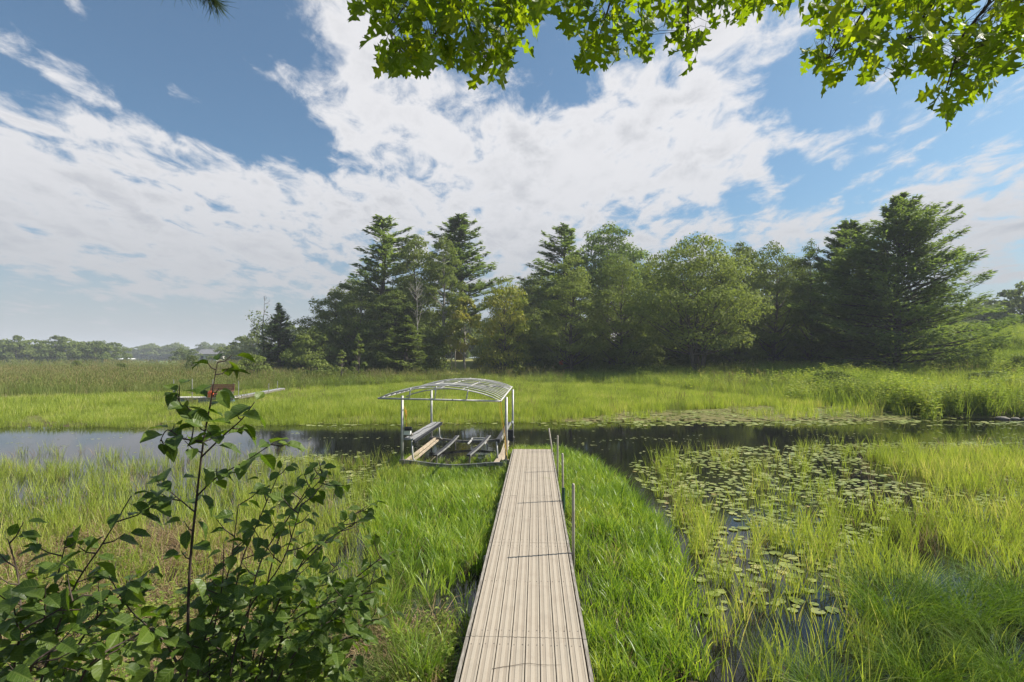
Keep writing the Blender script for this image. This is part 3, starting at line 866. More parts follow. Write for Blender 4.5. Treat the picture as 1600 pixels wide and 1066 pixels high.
# ------------------------------------------------------------------ dock
dock = empty('dock', (dock_x(0), 0, 0), -math.atan(.0437))
tag(dock, 'long narrow tan board dock running out through the grass', 'dock')
PW, GAP, TOP, SEC = .1450, .0085, .372, 3.05
def plank_mesh(L):
    m = MB(); hw = PW / 2
    prof = [(-hw, -.03), (-hw, -.003), (-hw + .004, 0), (-.0545, 0), (-.052, -.0035), (-.020, -.0035), (-.0175, 0), (.0175, 0), (.020, -.0035), (.052, -.0035), (.0545, 0), (hw - .004, 0), (hw, -.003), (hw, -.03)]
    n = len(prof)
    V = [(x, y, z) for y in (0, L) for x, z in prof]
    Fc = [(k, k + 1, k + 1 + n, k + n) for k in range(n - 1)] + [tuple(range(n)), tuple(range(2 * n - 1, n - 1, -1)), (0, n, 2 * n - 1, n - 1)]
    m.add(V, Fc); return m.mesh('plank', M['deck'])
pm = plank_mesh(SEC - .007)
for s in range(5):
    for k in range(8):
        o = link('plank', pm, dock)
        o.location = ((k - 3.5) * (PW + GAP), 5.98 + (s - 1) * SEC + .006, TOP + random.uniform(-.0015, .0015))
        o.rotation_euler = (0, random.uniform(-.006, .006), 0)
for s in range(5):
    y0 = 5.98 + (s - 1) * SEC
    for sx in (-1, 1):
        b = MB(); b.box((sx * .645, y0 + SEC / 2, TOP - .062), (.036, SEC - .01, .11)); b.build('side_rail', M['edgewood'], dock)
    for q in (.15, 1.5, 2.9):
        b = MB(); b.box((0, y0 + q, TOP - .085), (1.24, .06, .08)); b.build('crossbeam', M['rust'], dock)
b = MB(); b.box((0, 5.98 + 4 * SEC + .012, TOP - .05), (1.25, .02, .10)); b.build('end_board', M['tan'], dock)
sc_m = MB()
for s in range(5):
    for k in range(8):
        for q in (.15, 1.5, 2.9):
            for e in (-.045, .045):
                cx_, cy_ = (k - 3.5) * (PW + GAP) + e, 5.98 + (s - 1) * SEC + q + random.uniform(-.01, .01)
                sc_m.tube([(cx_, cy_, TOP - .006), (cx_, cy_, TOP + .0015)], .006, 6)
sc_m.build('screws', M['rust'], dock)['kind'] = 'stuff'
# support pipes standing beside the right rail; first number is distance
def dock_post(yl, ztop, lean=(0, 0), sleeve=False, lab=None, off=.70):
    m = MB(); x0 = off
    m.tube([(x0, yl, -.5), (x0 + lean[0] * .5, yl + lean[1] * .5, ztop * .5), (x0 + lean[0], yl + lean[1], ztop - .02), (x0 + lean[0], yl + lean[1], ztop)], [.024, .024, .024, .014], 10)
    o = m.build('post', M['post'], dock, True)
    if lab: o['label'] = lab
    bm = MB(); bm.box((x0 - .03, yl, TOP - .06), (.05, .09, .10)); bm.build('bracket', M['rust'], o)
    if sleeve:
        z_ = MB(); z_.tube([(x0, yl, TOP - .25), (x0, yl, TOP + .28)], .036, 10); z_.build('sleeve', M['greensleeve'], o)
M['post'] = solid('galvanised_post', (.34, .29, .23), (.46, .41, .34), .6, metal=.2, scale=8)
dock_post(8.6, 1.46, (.0, 0), lab='nearest post, bare')
dock_post(11.7, 1.39, (-.02, 0), True, 'post with a dark green sleeve')
dock_post(14.75, 1.33, (0, 0))
dock_post(17.6, 1.12, (-.16, .25), lab='farthest post, leaning left')
for yl in (8.6, 11.7, 14.75, 17.8):
    m = MB(); m.tube([(-.69, yl, -.5), (-.69, yl, .30)], .024, 8); m.build('post', M['post'], dock)
# twig lying across the boards
m = MB(); tw = [(-.32, 5.36, TOP + .006), (-.22, 5.39, TOP + .008), (-.12, 5.415, TOP + .007), (-.02, 5.445, TOP + .009), (.05, 5.45, TOP + .010), (.14, 5.43, TOP + .008), (.24, 5.425, TOP + .007), (.36, 5.43, TOP + .006)]
m.tube([(dock_x(0) + p[0] + .0437 * p[1], p[1], p[2]) for p in tw], [.0028, .0028, .0026, .0024, .0022, .002, .0015, .001], 5)
tag(m.build('twig', M['twig']), 'thin dry twig lying across the near dock boards', 'twig')

# ------------------------------------------------------------------ boat lift
LX, LY = -1.74, 16.4
lift = empty('boat_lift', (LX, LY, 0))
tag(lift, 'empty aluminium boat lift with bare arched canopy frame beside the dock', 'boat lift')
def L(x, y, z): return (x + .0437 * y, y, z)
for (x, y, zt) in ((-1.57, 0, 2.28), (1.57, 0, 2.24), (-1.57, 4.6, 2.2), (1.57, 4.6, 2.2)):
    m = MB(); m.tube([L(x, y, -.35), L(x, y, zt)], .040, 12)
    o = m.build('post', M['alu'], lift, True)
    f = MB(); f.box(L(x, y, -.02), (.3, .3, .025)); f.build('foot_plate', M['rust'], o)
    f = MB(); f.box(L(x, y, .30), (.15, .15, .12)); f.build('corner_bracket', M['rust'], o)
# canopy
can = MB()
ZL, ZR, YF, YB = 2.28, 2.20, -1.0, 6.4
XL, XR = -2.0, 1.46
for x, z in ((XL, ZL), (XR, ZR)):
    can.tube([L(x, YF, z), L(x, YB, z)], .028, 8)
can.tube([L(XL, YF, ZL), L(XR, YF, ZR)], .026, 8); can.tube([L(XL, YB, ZL), L(XR, YB, ZR)], .026, 8)
canopy = can.build('canopy_frame', M['white_metal'], lift, True)
def arch(y, rise, x0=XL, x1=XR, z0=ZL, z1=ZR, n=14):
    P = []
    for k in range(n + 1):
        t = k / n; P.append(L(x0 + (x1 - x0) * t, y, z0 + (z1 - z0) * t + rise * (1 - (2 * t - 1) ** 2) ** .82))
    return P
for k in range(13):
    y = YF + (YB - YF) * k / 12
    m = MB(); m.tube(arch(y, .34 + .03 * math.sin(k * .9)), .0155, 8)
    m.build('bow', M['white_metal'], canopy, True)
for k, t in enumerate((.25, .46, .72)):
    y = YF; x = XL + (XR - XL) * t; z = ZL + (ZR - ZL) * t
    m = MB(); m.tube([L(x, y, z), L(x + .05, y, z + .38 * (1 - (2 * t + .03 - 1) ** 2) ** .82)], .018, 8); m.build('strut', M['white_metal'], canopy, True)
m = MB(); m.tube(arch(.2, .26, -1.5, 1.15, 2.24, 2.2), .018, 8); m.build('inner_bow', M['white_metal'], canopy, True)
m = MB(); m.tube(arch(4.4, .26, -1.5, 1.5, 2.2, 2.18), .018, 8); m.build('inner_bow', M['white_metal'], canopy, True)
for t in (.32, .5, .68):
    P = []
    for q in (0, .5, 1): P.append(L(XL + (XR - XL) * t, YF + (YB - YF) * q, ZL + (ZR - ZL) * t + .36 * (1 - (2 * t - 1) ** 2) ** .82 - .03))
    m = MB(); m.tube(P, .014, 6); m.build('ridge_rod', M['white_metal'], canopy, True)
# lower frame
m = MB()
fr = [(-1.57, .30), (-1.2, .27), (-.7, .20), (-.1, .15), (.5, .17), (1.1, .22), (1.57, .22)]
for a, b_ in zip(fr[:-1], fr[1:]): m.bar(L(a[0], 0, a[1]), L(b_[0], 0, b_[1]), .05, .10)
m.build('front_beam', M['rust'], lift)
m = MB()
for a, b_ in zip(fr[:-1], fr[1:]): m.tube([L(a[0], -.02, a[1] + .055), L(b_[0], -.02, b_[1] + .055)], .014, 6)
m.build('cable', M['alu'], lift)
m = MB()
bk = [(-1.57, .34), (-1.1, .26), (-.3, .18), (.5, .20), (1.1, .26), (1.57, .32)]
for a, b_ in zip(bk[:-1], bk[1:]): m.bar(L(a[0], 4.6, a[1]), L(b_[0], 4.6, b_[1]), .06, .09)
m.build('back_beam', M['rust'], lift)
for sx in (-1, 1):
    m = MB(); m.bar(L(sx * 1.46, .03, .30), L(sx * 1.42, 4.55, .30), .07, .09); m.bar(L(sx * 1.33, .03, .25), L(sx * 1.31, 4.55, .25), .07, .05)
    m.build('side_beam', M['tan'], lift)
for (x, y, z0, z1) in ((-1.27, .08, .28, .93), (-1.24, 4.5, .28, .92), (1.28, .35, .25, .84), (1.34, 3.9, .28, .86)):
    m = MB(); m.tube([L(x + .10, y, z0), L(x + .02, y, z0 + .07), L(x, y, z0 + .14), L(x - .03, y, z1)], .026, 8); m.build('upright', M['alu'], lift, True)
m = MB(); m.bar(L(-1.40, .06, .96), L(-1.36, 4.55, .93), .30, .035)
wk = m.build('walkway', M['greyslab'], lift)
for q in range(4):
    m = MB(); x = -1.52 + q * .085; m.bar(L(x, .07, .987), L(x + .04, 4.5, .957), .02, .012); m.build('tread_rib', M['alu'], wk)
m = MB(); m.bar(L(-1.205, -.05, .90), L(-1.165, 4.6, .90), .045, .10); m.build('guide_pad', M['carpet'], lift)
def bunk(name, pts, wd, ht):
    m = MB()
    for a, b_ in zip(pts[:-1], pts[1:]): m.bar(L(*a), L(*b_), wd, ht)
    return m.build(name, M['carpet'], lift)
for x0, x1 in ((-.64, -.42), (.38, .74)):
    P = []
    for k in range(9):
        t = k / 8; P.append((x0 + (x1 - x0) * t ** 1.15, .35 + 3.2 * t, .42 - .02 * math.sin(t * 3.14) + .14 * t * t))
    bk_ = bunk('bunk', P, .12, .045)
    m = MB()
    for a, b_ in zip(P[:-1], P[1:]): m.bar(L(a[0] + .058, a[1], a[2] + .004), L(b_[0] + .058, b_[1], b_[2] + .004), .016, .045)
    m.build('bunk_edge', M['alu'], bk_)
    for t in (.06, .9):
        y = .35 + 3.2 * t; x = x0 + (x1 - x0) * t
        m = MB(); m.tube([L(x, y, .14 if t < .5 else .1), L(x, y, .42 + .12 * t)], .022, 8); m.build('bunk_leg', M['rust'], bk_)
m = MB(); m.bar(L(1.29, .35, .86), L(1.44, 4.3, .92), .12, .12); m.build('guide_bunk', M['carpet'], lift)
m = MB(); m.bar(L(1.37, .8, .86), L(1.50, 4.3, .93), .03, .10); m.build('guide_rail', M['alu'], lift)
m = MB(); m.box(L(1.50, 3.9, .52), (.22, .10, .42)); m.build('guide_pad', M['carpet'], lift)
m = MB(); m.bar(L(1.25, .1, .24), L(1.52, .9, .55), .16, .03); m.bar(L(1.30, .9, .24), L(1.52, 1.8, .5), .10, .03); m.build('brace_plate', M['tan'], lift)
m = MB()
for a, b_ in (((.02, 4.2, .30), (.62, 4.2, .30)), ((.02, 4.5, .33), (.62, 4.5, .33)), ((.02, 4.2, .30), (-.06, 3.8, .22)), ((.62, 4.2, .30), (.55, 3.8, .22)), ((.02, 4.2, .30), (.02, 4.5, .33)), ((.62, 4.2, .30), (.62, 4.5, .33))):
    m.bar(L(*a), L(*b_), .05, .04)
m.build('stop_frame', M['white_metal'], lift)
# winch
m = MB(); m.box(L(-1.44, .12, 1.18), (.20, .22, .16)); wn_ = m.build('winch', M['boatwhite'], lift)
m = MB(); m.tube([L(-1.50, .0, 1.29), L(-1.28, .0, 1.29)], .062, 12); m.build('winch_motor', M['carpet'], wn_)
m = MB(); m.tube([L(-1.36, .1, 1.09), L(-1.36, .34, 1.06)], .055, 10); m.build('winch_drum', M['rust'], wn_)
m = MB(); m.tube([L(-1.5, .02, 1.95), L(-1.49, .0, 1.85), L(-1.46, 0, 1.6), L(-1.44, .02, 1.3)], .010, 6); m.build('rope', M['rope'], lift)
m = MB(); m.tube([L(-1.46, .03, 1.86), L(-1.43, .0, 1.68), L(-1.47, .02, 1.58), L(-1.49, .01, 1.72), L(-1.47, .02, 1.84)], .012, 6); m.build('rope_coil', M['rope'], lift)
m = MB(); m.tube([L(1.40, -.9, 2.19), L(1.43, -.8, 1.8), L(1.50, -.35, 1.2), L(1.53, -.1, .8), L(1.60, -.05, .45), L(1.68, .1, .15)], .009, 6); m.build('rope', M['rope_y'], lift)
m = MB(); m.tube([L(1.44, -.7, 2.19), L(1.47, -.5, 1.7), L(1.52, -.12, 1.25), L(1.55, -.08, .9), L(1.57, -.08, .5)], .010, 6); m.build('rope', M['rope'], lift)
m = MB(); m.tube([L(-1.2, 4.5, 1.05), L(-1.25, 3.2, .985), L(-1.4, 2.2, .985), L(-1.35, 1.6, .985), L(-1.42, .6, .99)], .008, 6); m.build('rope', M['carpet'], lift)
m = MB(); m.tube([L(1.56, 4.4, .92), L(1.56, 4.4, 1.0)], .04, 10); m.build('cap', M['boatwhite'], lift)

# ------------------------------------------------------------------ neighbour's dock at the left
nd = empty('neighbour_dock', (-21.9, 38.2, .13)); nd.scale = (.93, .93, 1)
tag(nd, 'narrow weathered dock reaching out of the brown reeds at left', 'dock')
def W_(x, y, z): return (x + 24, y - 42, z)
for k in range(14):
    m = MB(); m.box(W_(-26.0 + .33 * k + .15, 42.5, .46), (.31, 1.1, .04)); m.build('plank', M['siding'], nd)
m = MB(); m.bar(W_(-26.1, 41.83, .38), W_(-21.4, 41.83, .38), .05, .14); m.build('side_rail', M['rust'], nd)
P0, P1 = Vector((-21.9, 42.6)), Vector((-23.1, 54.5))
m = MB(); m.bar(W_(P0.x + .29, P0.y, .37), W_(P1.x + .29, P1.y, .37), .05, .16); m.build('side_rail', M['rust'], nd)
for k in range(36):
    q = P0.lerp(P1, (k + .5) / 36); m = MB(); m.box(W_(q.x, q.y, .46), (.45, .30, .04)); m.build('plank', M['greyslab'], nd)
for x, y, z in ((-26.0, 42, 1.75), (-24.6, 42, 1.8), (-23.7, 43.2, 1.7), (-21.6, 43, 1.6), (-22.9, 53, 1.2), (-22.4, 50, 1.1)):
    m = MB(); m.tube([W_(x, y, -.4), W_(x, y, z)], .03, 8); m.build('post', M['alu'], nd)
for x in (-25.3, -23.6, -22.0):
    m = MB(); m.tube([W_(x - .5, 42.1, .14), W_(x + .5, 42.1, .14)], .2, 12); m.build('float_barrel', M['bluefloat'], nd)
bench = empty('bench', (-20.75, 38.7, .61)); tag(bench, 'bench with reddish brown slats on the far left dock', 'bench')
for k in range(4):
    m = MB(); m.box((0, .28 + .015 * k, .46 + k * .125), (1.75, .03, .105)); m.build('backrest_slat', M['brown'], bench)
for k in range(3):
    m = MB(); m.box((0, -.12 + .14 * k, .42), (1.75, .12, .03)); m.build('seat_slat', M['brown'], bench)
for x in (-.75, .75):
    m = MB(); m.box((x, .0, .2), (.06, .5, .40)); m.build('leg', M['rust'], bench)
    m = MB(); m.bar((x, .32, .2), (x, .36, .95), .05, .05, (0, 1, 0)); m.build('back_support', M['rust'], bench)
fc_ = empty('fuel_can', (-21.2, 38.25, .61)); tag(fc_, 'orange red fuel can standing before the brown bench', 'fuel can')
m = MB(); m.box((0, 0, .17), (.36, .26, .34)); m.box((0, 0, .36), (.24, .18, .06)); m.build('body', M['orange'], fc_)
m = MB(); m.tube([(-.12, 0, .38), (-.10, 0, .46), (.08, 0, .46), (.10, 0, .38)], .02, 6); m.build('handle', M['orange'], fc_)
m = MB(); m.tube([(.12, 0, .36), (.24, 0, .5)], .018, 6); m.build('spout', M['carpet'], fc_)
bg_ = empty('dark_bag', (-20.7, 38.25, .61)); tag(bg_, 'dark red and grey bag beside the orange fuel can', 'bag')
m = MB(); m.tube([(-.25, 0, .14), (-.22, 0, .15), (.2, 0, .15), (.24, 0, .14)], [.06, .15, .15, .06], 12); m.build('body', M['darkred'], bg_, True)
m = MB(); m.tube([(-.12, 0, .28), (-.06, 0, .38), (.06, 0, .38), (.12, 0, .28)], .014, 6); m.build('handle', M['carpet'], bg_)

# ------------------------------------------------------------------ things far off
cv_ = empty('boat_canopy', at(199, 566, 240)[:2] + (.5,)); tag(cv_, 'low white boat canopy far off in front of the distant trees', 'boat canopy')
m = MB(); m.add([(-2.8, -2, 2.0), (2.8, -2, 2.0), (2.8, 2, 2.0), (-2.8, 2, 2.0), (-2.6, 0, 2.45), (2.6, 0, 2.45), (-2.8, -2, 1.6), (2.8, -2, 1.6)], [(0, 1, 5, 4), (2, 3, 4, 5), (0, 4, 3), (1, 2, 5), (6, 7, 1, 0)])
m.build('cover', M['boatwhite'], cv_)
for x in (-2.5, 2.5):
    for y in (-1.8, 1.8):
        m = MB(); m.tube([(x, y, -.3), (x, y, 2.0)], .06, 6); m.build('post', M['alu'], cv_)
bt = empty('moored_boat', at(240, 566, 240)[:2] + (.4,)); tag(bt, 'small dark covered boat right of the far white canopy', 'boat')
m = MB(); m.add([(-2.2, -.8, .9), (1.6, -.8, .9), (2.6, 0, 1.0), (1.6, .8, .9), (-2.2, .8, .9), (-2.0, -.5, .1), (1.3, -.5, .1), (1.8, 0, .2), (1.3, .5, .1), (-2.0, .5, .1)],
  [(0, 1, 6, 5), (1, 2, 7, 6), (2, 3, 8, 7), (3, 4, 9, 8), (4, 0, 5, 9), (5, 6, 7, 8, 9)]); m.build('hull', M['siding'], bt)
m = MB(); m.add([(-2.2, -.8, .92), (1.6, -.8, .92), (2.6, 0, 1.02), (1.6, .8, .92), (-2.2, .8, .92), (-1.6, 0, 1.7), (.6, 0, 1.75)], [(0, 1, 6, 5), (1, 2, 6), (2, 3, 6), (3, 4, 5, 6), (4, 0, 5)]); m.build('cover', M['darkfab'], bt)
hs = empty('lake_house', at(331, 566, 215)[:2] + (.9,)); tag(hs, 'distant house with grey roof half hidden by the far trees', 'house')
m = MB(); m.box((0, 0, 1.9), (7, 6, 3.8)); m.build('wall', M['siding'], hs)
m = MB(); m.add([(-4.2, -3.6, 3.7), (4.2, -3.6, 3.7), (4.2, 3.6, 3.7), (-4.2, 3.6, 3.7), (-4.2, 0, 5.6), (4.2, 0, 5.6)], [(0, 1, 5, 4), (2, 3, 4, 5), (0, 4, 3), (1, 2, 5)]); m.build('roof', M['roofgrey'], hs)
for x in (-2.2, 0, 2.2):
    m = MB(); m.box((x, -3.02, 2.2), (1.2, .06, 1.4)); m.build('window', M['glass'], hs)
cb = empty('cabin', (16.2, 95, 2.6)); tag(cb, 'white walled cabin glimpsed through gaps in the middle of the wood', 'cabin')
m = MB(); m.box((0, 0, 1.8), (13, 6, 3.4)); m.build('wall', M['boatwhite'], cb)
m = MB(); m.add([(-7, -3.5, 3.5), (7, -3.5, 3.5), (7, 3.5, 3.5), (-7, 3.5, 3.5), (-7, 0, 5.2), (7, 0, 5.2)], [(0, 1, 5, 4), (2, 3, 4, 5), (0, 4, 3), (1, 2, 5)]); m.build('roof', M['roofgrey'], cb)
for x in (-4, 0, 4):
    m = MB(); m.box((x, -3.02, 2.0), (1.3, .06, 1.2)); m.build('window', M['glass'], cb)
ky = empty('buoy', at(877, 566, 77)[:2] + (float(hgt(7, 77)),), .2); tag(ky, 'small orange buoy on a stake in the shade at the edge of the wood', 'buoy')
m = MB(); m.tube([(0, 0, -.2), (0, 0, 1.5)], .04, 6); m.build('stake', M['bark'], ky)
m = MB(); m.tube([(0, 0, 1.30), (0, 0, 1.36), (0, 0, 1.5), (0, 0, 1.7), (0, 0, 1.88), (0, 0, 1.98), (0, 0, 2.08)], [.08, .24, .36, .40, .28, .10, .07], 14); m.build('float', M['orange'], ky, True)
for px, py, s, lb in ((1561, 655, .30, 'pale rounded rock at the right water edge, leftmost of three'), (1582, 656, .25, 'middle of three low rocks at the right water edge'), (1602, 657, .34, 'rock at the right water edge cut by the picture border')):
    q = np.random.default_rng(int(px)); x, y, _ = G(px, py, 0)
    V = []; Fc = []; nr, ns = 6, 10
    for i in range(nr + 1):
        for j in range(ns):
            a = math.pi * i / nr; b_ = 2 * math.pi * j / ns; rr = 1 + .18 * q.normal()
            V.append((math.sin(a) * math.cos(b_) * rr * 1.4, math.sin(a) * math.sin(b_) * rr, math.cos(a) * .6 * (1 if 0 < i < nr else .9)))
    for i in range(nr):
        for j in range(ns): Fc.append((i * ns + j, i * ns + (j + 1) % ns, (i + 1) * ns + (j + 1) % ns, (i + 1) * ns + j))
    m = MB(); m.add([(p[0] * s * .8, p[1] * s * .8, p[2] * s * .65) for p in V], Fc); o = m.build('shore_rock', M['rock'], None, True)
    o.location = (x, y - .2, .06); tag(o, lb, 'rock', 'rocks at the right water edge')

# ------------------------------------------------------------------ trees
def cards(P, N, size, rng, elong=1.6, jitter=.6, dirs=None, tint=None):
    """leaf cards (rhombs) at P facing roughly N. Returns verts, quads, tint"""
    n = len(P)
    N = N + rng.normal(0, jitter, (n, 3)); N /= np.linalg.norm(N, axis=1, keepdims=True) + 1e-9
    A = rng.normal(0, 1, (n, 3)) if dirs is None else dirs + rng.normal(0, .35, (n, 3))
    A = A - N * (A * N).sum(1, keepdims=True); A /= np.linalg.norm(A, axis=1, keepdims=True) + 1e-9
    B = np.cross(N, A)
    s = (size * (.65 + .7 * rng.random(n)))[:, None]
    a = A * s * .5; b = B * s * .5 / elong
    V = np.stack([P - a, P - b + a * .1, P + a, P + b + a * .1], 1).reshape(-1, 3)
    Q = np.arange(4 * n).reshape(-1, 4)
    t = rng.random(n) if tint is None else np.clip(tint + rng.normal(0, .14, n), 0, 1)
    return V, Q, np.repeat(t, 4)

def arr(x): return np.asarray(x, float)

def decid(H, R, base=.18, n=11000, size=.36, seed=0, top=.75, trunks=1, lobes=46, lean=0.0):
    """broad-leaved tree: returns trunk MB and crown arrays. Leaves sit on clump shells held by limbs."""
    rng = np.random.default_rng(seed)
    tb = MB()
    hb_ = H * base
    roots = []
    for k in range(trunks):
        a = k / max(1, trunks) * 6.28 + rng.random()
        off = (.35 if trunks > 1 else 0); sp = (.16 if trunks > 1 else .03) * H
        p0 = Vector((math.cos(a) * off, math.sin(a) * off, -.3)); p3 = Vector((math.cos(a) * sp + lean * H, math.sin(a) * sp, H * (.82 if trunks == 1 else .7)))
        r0 = .011 * H + .06
        pts = [p0.lerp(p3, t) + Vector((rng.normal() * .012 * H, rng.normal() * .012 * H, 0)) * (t * 2 * (1 - t)) * 2 for t in (0, .25, .5, .75, 1)]
        tb.tube(pts, [r0 * 1.25, r0, r0 * .75, r0 * .5, r0 * .2], 7); roots.append(pts)
    CC = []; CR = []
    tries = 0
    while len(CC) < lobes and tries < 4000:
        tries += 1
        u = rng.random() ** .8; z = hb_ + (H - hb_) * u
        e = math.sin(math.pi * min(1, .12 + .88 * u) ** top) ** .75      # envelope
        e *= 1 + .22 * math.sin(3 * u * 6.28 + seed)
        rr = R * e * (.25 + .75 * math.sqrt(rng.random())); a = rng.random() * 6.283
        c = Vector((rr * math.cos(a) + lean * z, rr * math.sin(a), z))
        cr = R * (.20 + .16 * rng.random()) * (.75 + .4 * (1 - u))
        c.z = min(c.z, H - cr * .8)
        if all((c - q).length > .55 * (cr + s) for q, s in zip(CC, CR)): CC.append(c); CR.append(cr)
    V = []; Q = []; T = []
    w_ = np.array([s ** 2 for s in CR]); cnt = (w_ / w_.sum() * n).astype(int)
    base_i = 0
    for c, cr, m in zip(CC, CR, cnt):
        D = rng.normal(0, 1, (m, 3)); D /= np.linalg.norm(D, axis=1, keepdims=True)
        D[:, 2] = np.where(D[:, 2] < -.3, -D[:, 2] * .6, D[:, 2])
        rad = cr * (.55 + .55 * rng.random(m) ** .7); rad *= 1 + .25 * np.sin(D[:, 0] * 5 + seed) * np.sin(D[:, 2] * 6 + c.x)
        P = arr(c) + D * rad[:, None] * np.array([1, 1, .78]); 
        P[:, 2] = np.maximum(P[:, 2], .15)
        v, q, t = cards(P, D + np.array([0, 0, .35]), size, rng, 1.5, .55, tint=np.full(m, .25 + .5 * rng.random()))
        V.append(v); Q.append(q + base_i); T.append(t); base_i += len(v)
        tp = roots[rng.integers(0, len(roots))]; zz = max(hb_ * .8, c.z - (.25 + .3 * rng.random()) * (abs(c.x - lean * c.z) + abs(c.y)) - .6)
        f = min(.98, max(.12, (zz - tp[0].z) / (tp[-1].z - tp[0].z))); i = min(3, int(f * 4)); s0 = tp[i].lerp(tp[i + 1], f * 4 - i)
        mid = s0.lerp(c, .5) + Vector((0, 0, -.06 * (c - s0).length))
        lr = .03 + .010 * H * (1 - f) * .5
        tb.tube([s0, mid, c], [lr, lr * .7, lr * .25], 5, False)
    return tb, (np.concatenate(V), np.concatenate(Q), np.concatenate(T))

def pine(H, R, seed=0, base=.16, upt=.25, asym=0.0, whorl=.95, nb=6, power=.6, n_per=26, size=.5, drop=.0, gap=.0, plume=.16, asym_up=0, minl=.35, tup=.55):
    """white-pine-like: whorls of long limbs with flat upswept plumes and gaps between them"""
    rng = np.random.default_rng(seed); tb = MB()
    r0 = .012 * H + .05
    pts = [Vector((rng.normal() * .01 * H * t, rng.normal() * .01 * H * t, -.3 + (H + .3) * t)) for t in (0, .25, .5, .75, 1)]
    tb.tube(pts, [r0 * 1.2, r0 * .9, r0 * .65, r0 * .38, .03], 7)
    PP = []; NN = []; DD = []; TT = []
    z = H * base
    while z < H * .995:
        t = (z / H - base) / (1 - base)
        for b in range(nb):
            if rng.random() < gap: continue
            a = rng.random() * 6.283; Lb = R * (max(.0, 1 - t) ** power) * (.45 + .70 * rng.random() ** 1.3) * (.55 + .45 * min(1, t / .18)) * (1 + asym * math.cos(a))
            Lb = max(Lb, minl + .4 * rng.random() * (minl > .2))
            up = upt + tup * t ** 1.5 + rng.normal() * .10 + asym_up * math.cos(a)
            d = Vector((math.cos(a), math.sin(a), 0)); f = min(3.999, (z + .3) / (H + .3) * 4); s0 = pts[int(f)].lerp(pts[int(f) + 1], f - int(f))
            P = []
            for k in range(5):
                q = k / 4; P.append(s0 + d * Lb * q + Vector((0, 0, Lb * (up * q - drop * q + .22 * q * q) + rng.normal() * .03 * Lb * q)))
            tb.tube(P, [.018 * Lb + .02, .013 * Lb + .015, .009 * Lb + .012, .012, .008], 4, False)
            side = np.array([-d.y, d.x, 0]); dv = arr(d)
            m = max(4 if minl < .2 else 6, int(n_per * Lb * (1.0 if Lb > 1 else 1.4)))
            q = .22 + .80 * rng.random(m) ** .75; lat = rng.normal(0, 1, m) * plume * Lb * (1.2 - q) + rng.normal(0, min(.14, .14 * Lb + .02), m)
            k = np.clip(q * 4, 0, 3.999).astype(int); Pa = np.array([arr(p) for p in P]); k1 = np.minimum(k + 1, 4); ff = (q * 4 - k)[:, None]
            pos = Pa[k] * (1 - ff) + Pa[k1] * ff + side * lat[:, None]
            pos[:, 2] += .05 + np.abs(rng.normal(0, min(.10, .08 * Lb) + .035 * Lb, m)) + .14 * np.abs(lat); pos += rng.normal(0, .07, pos.shape)
            di = dv * 1.0 + side * np.sign(lat)[:, None] * .6 + np.array([0, 0, .45])
            PP.append(pos); DD.append(di); NN.append(np.tile([0, 0, 1.0], (m, 1)) + rng.normal(0, .3, (m, 3))); TT.append(np.full(m, .25 + .5 * rng.random()))
        z += whorl * (.7 + .6 * rng.random()) * (1 - .45 * t)
    PP = np.concatenate(PP); v, q, t = cards(PP, np.concatenate(NN), size, rng, 3.2, .35, np.concatenate(DD), np.concatenate(TT))
    return tb, (v, q, t)

def spruce(H, R, seed=0, base=.04, n_per=30, size=.34, step=.42, nb=9):
    return pine(H, R, seed, base, upt=-.18, whorl=step, nb=nb, power=.95, n_per=n_per, size=size, plume=.15, minl=.10, tup=.25)

LIB = {}
def lib(key, gen, leafmat, barkmat='bark'):
    tb, (v, q, t) = gen
    LIB[key] = (tb.mesh(key + '_trunk', M[barkmat], True), fast_mesh(key + '_crown', v, q, M[leafmat], False, t), float(v[:, 2].max()), float(np.percentile(np.abs(v[:, 0]), 98)))
lib('maple_a', decid(18, 6.0, 0.04, 21000, 0.31, 11, lobes=95), 'decid')
lib('maple_b', decid(18, 5.0, 0.03, 20000, 0.31, 12, top=.9, lobes=90), 'decid')
lib('maple_c', decid(18, 6.6, 0.03, 22000, 0.31, 13, top=.65, lobes=100), 'decid')
lib('willow', decid(19, 7.0, 0.2, 27000, 0.3, 14, trunks=4, lobes=130, top=.8), 'decid_lt')
lib('ash_a', decid(20, 5.2, 0.03, 20000, 0.3, 15, top=.8, lobes=95), 'decid_lt')
lib('ash_b', decid(20, 6.2, 0.03, 23000, 0.3, 16, top=.7, lobes=105), 'decid_lt')
lib('aspen', decid(20, 3.6, 0.14, 13000, 0.28, 17, top=.9, lobes=70), 'decid_lt', 'birchbark')
lib('elm', decid(20, 5.2, 0.06, 15000, 0.3, 18, top=.85, lobes=85), 'decid')
lib('yellow', decid(12, 4.6, 0.02, 13000, 0.29, 19, lobes=85), 'yellow')
lib('small_yellow', decid(8, 2.6, .30, 3500, .32, 20, lobes=26), 'yellow', 'birchbark')
lib('pine_a', pine(24, 5.2, 21, .30, .10, asym=-.25, gap=.15, n_per=34, size=.52, whorl=1.0, nb=7), 'needle')
lib('pine_b', pine(24, 4.8, 22, .30, .22, gap=.12, n_per=34, size=.52, nb=7), 'needle')
lib('pine_c', pine(23, 4.6, 23, .30, .15, asym=-.2, gap=.12, n_per=34, size=.5, nb=7), 'needle')
lib('pine_round', decid(23, 5.6, .50, 14000, 0.36, 24, top=.55, lobes=100), 'needle')
lib('pine_big', pine(23.5, 12.0, 25, .03, .02, asym=.06, power=.80, gap=.04, n_per=38, size=.50, whorl=.85, nb=9, plume=.22, asym_up=.12), 'needle')
lib('pine_side', pine(20, 6.4, 26, .06, .25, power=.7, n_per=34, size=.50, whorl=.85, nb=8), 'needle')
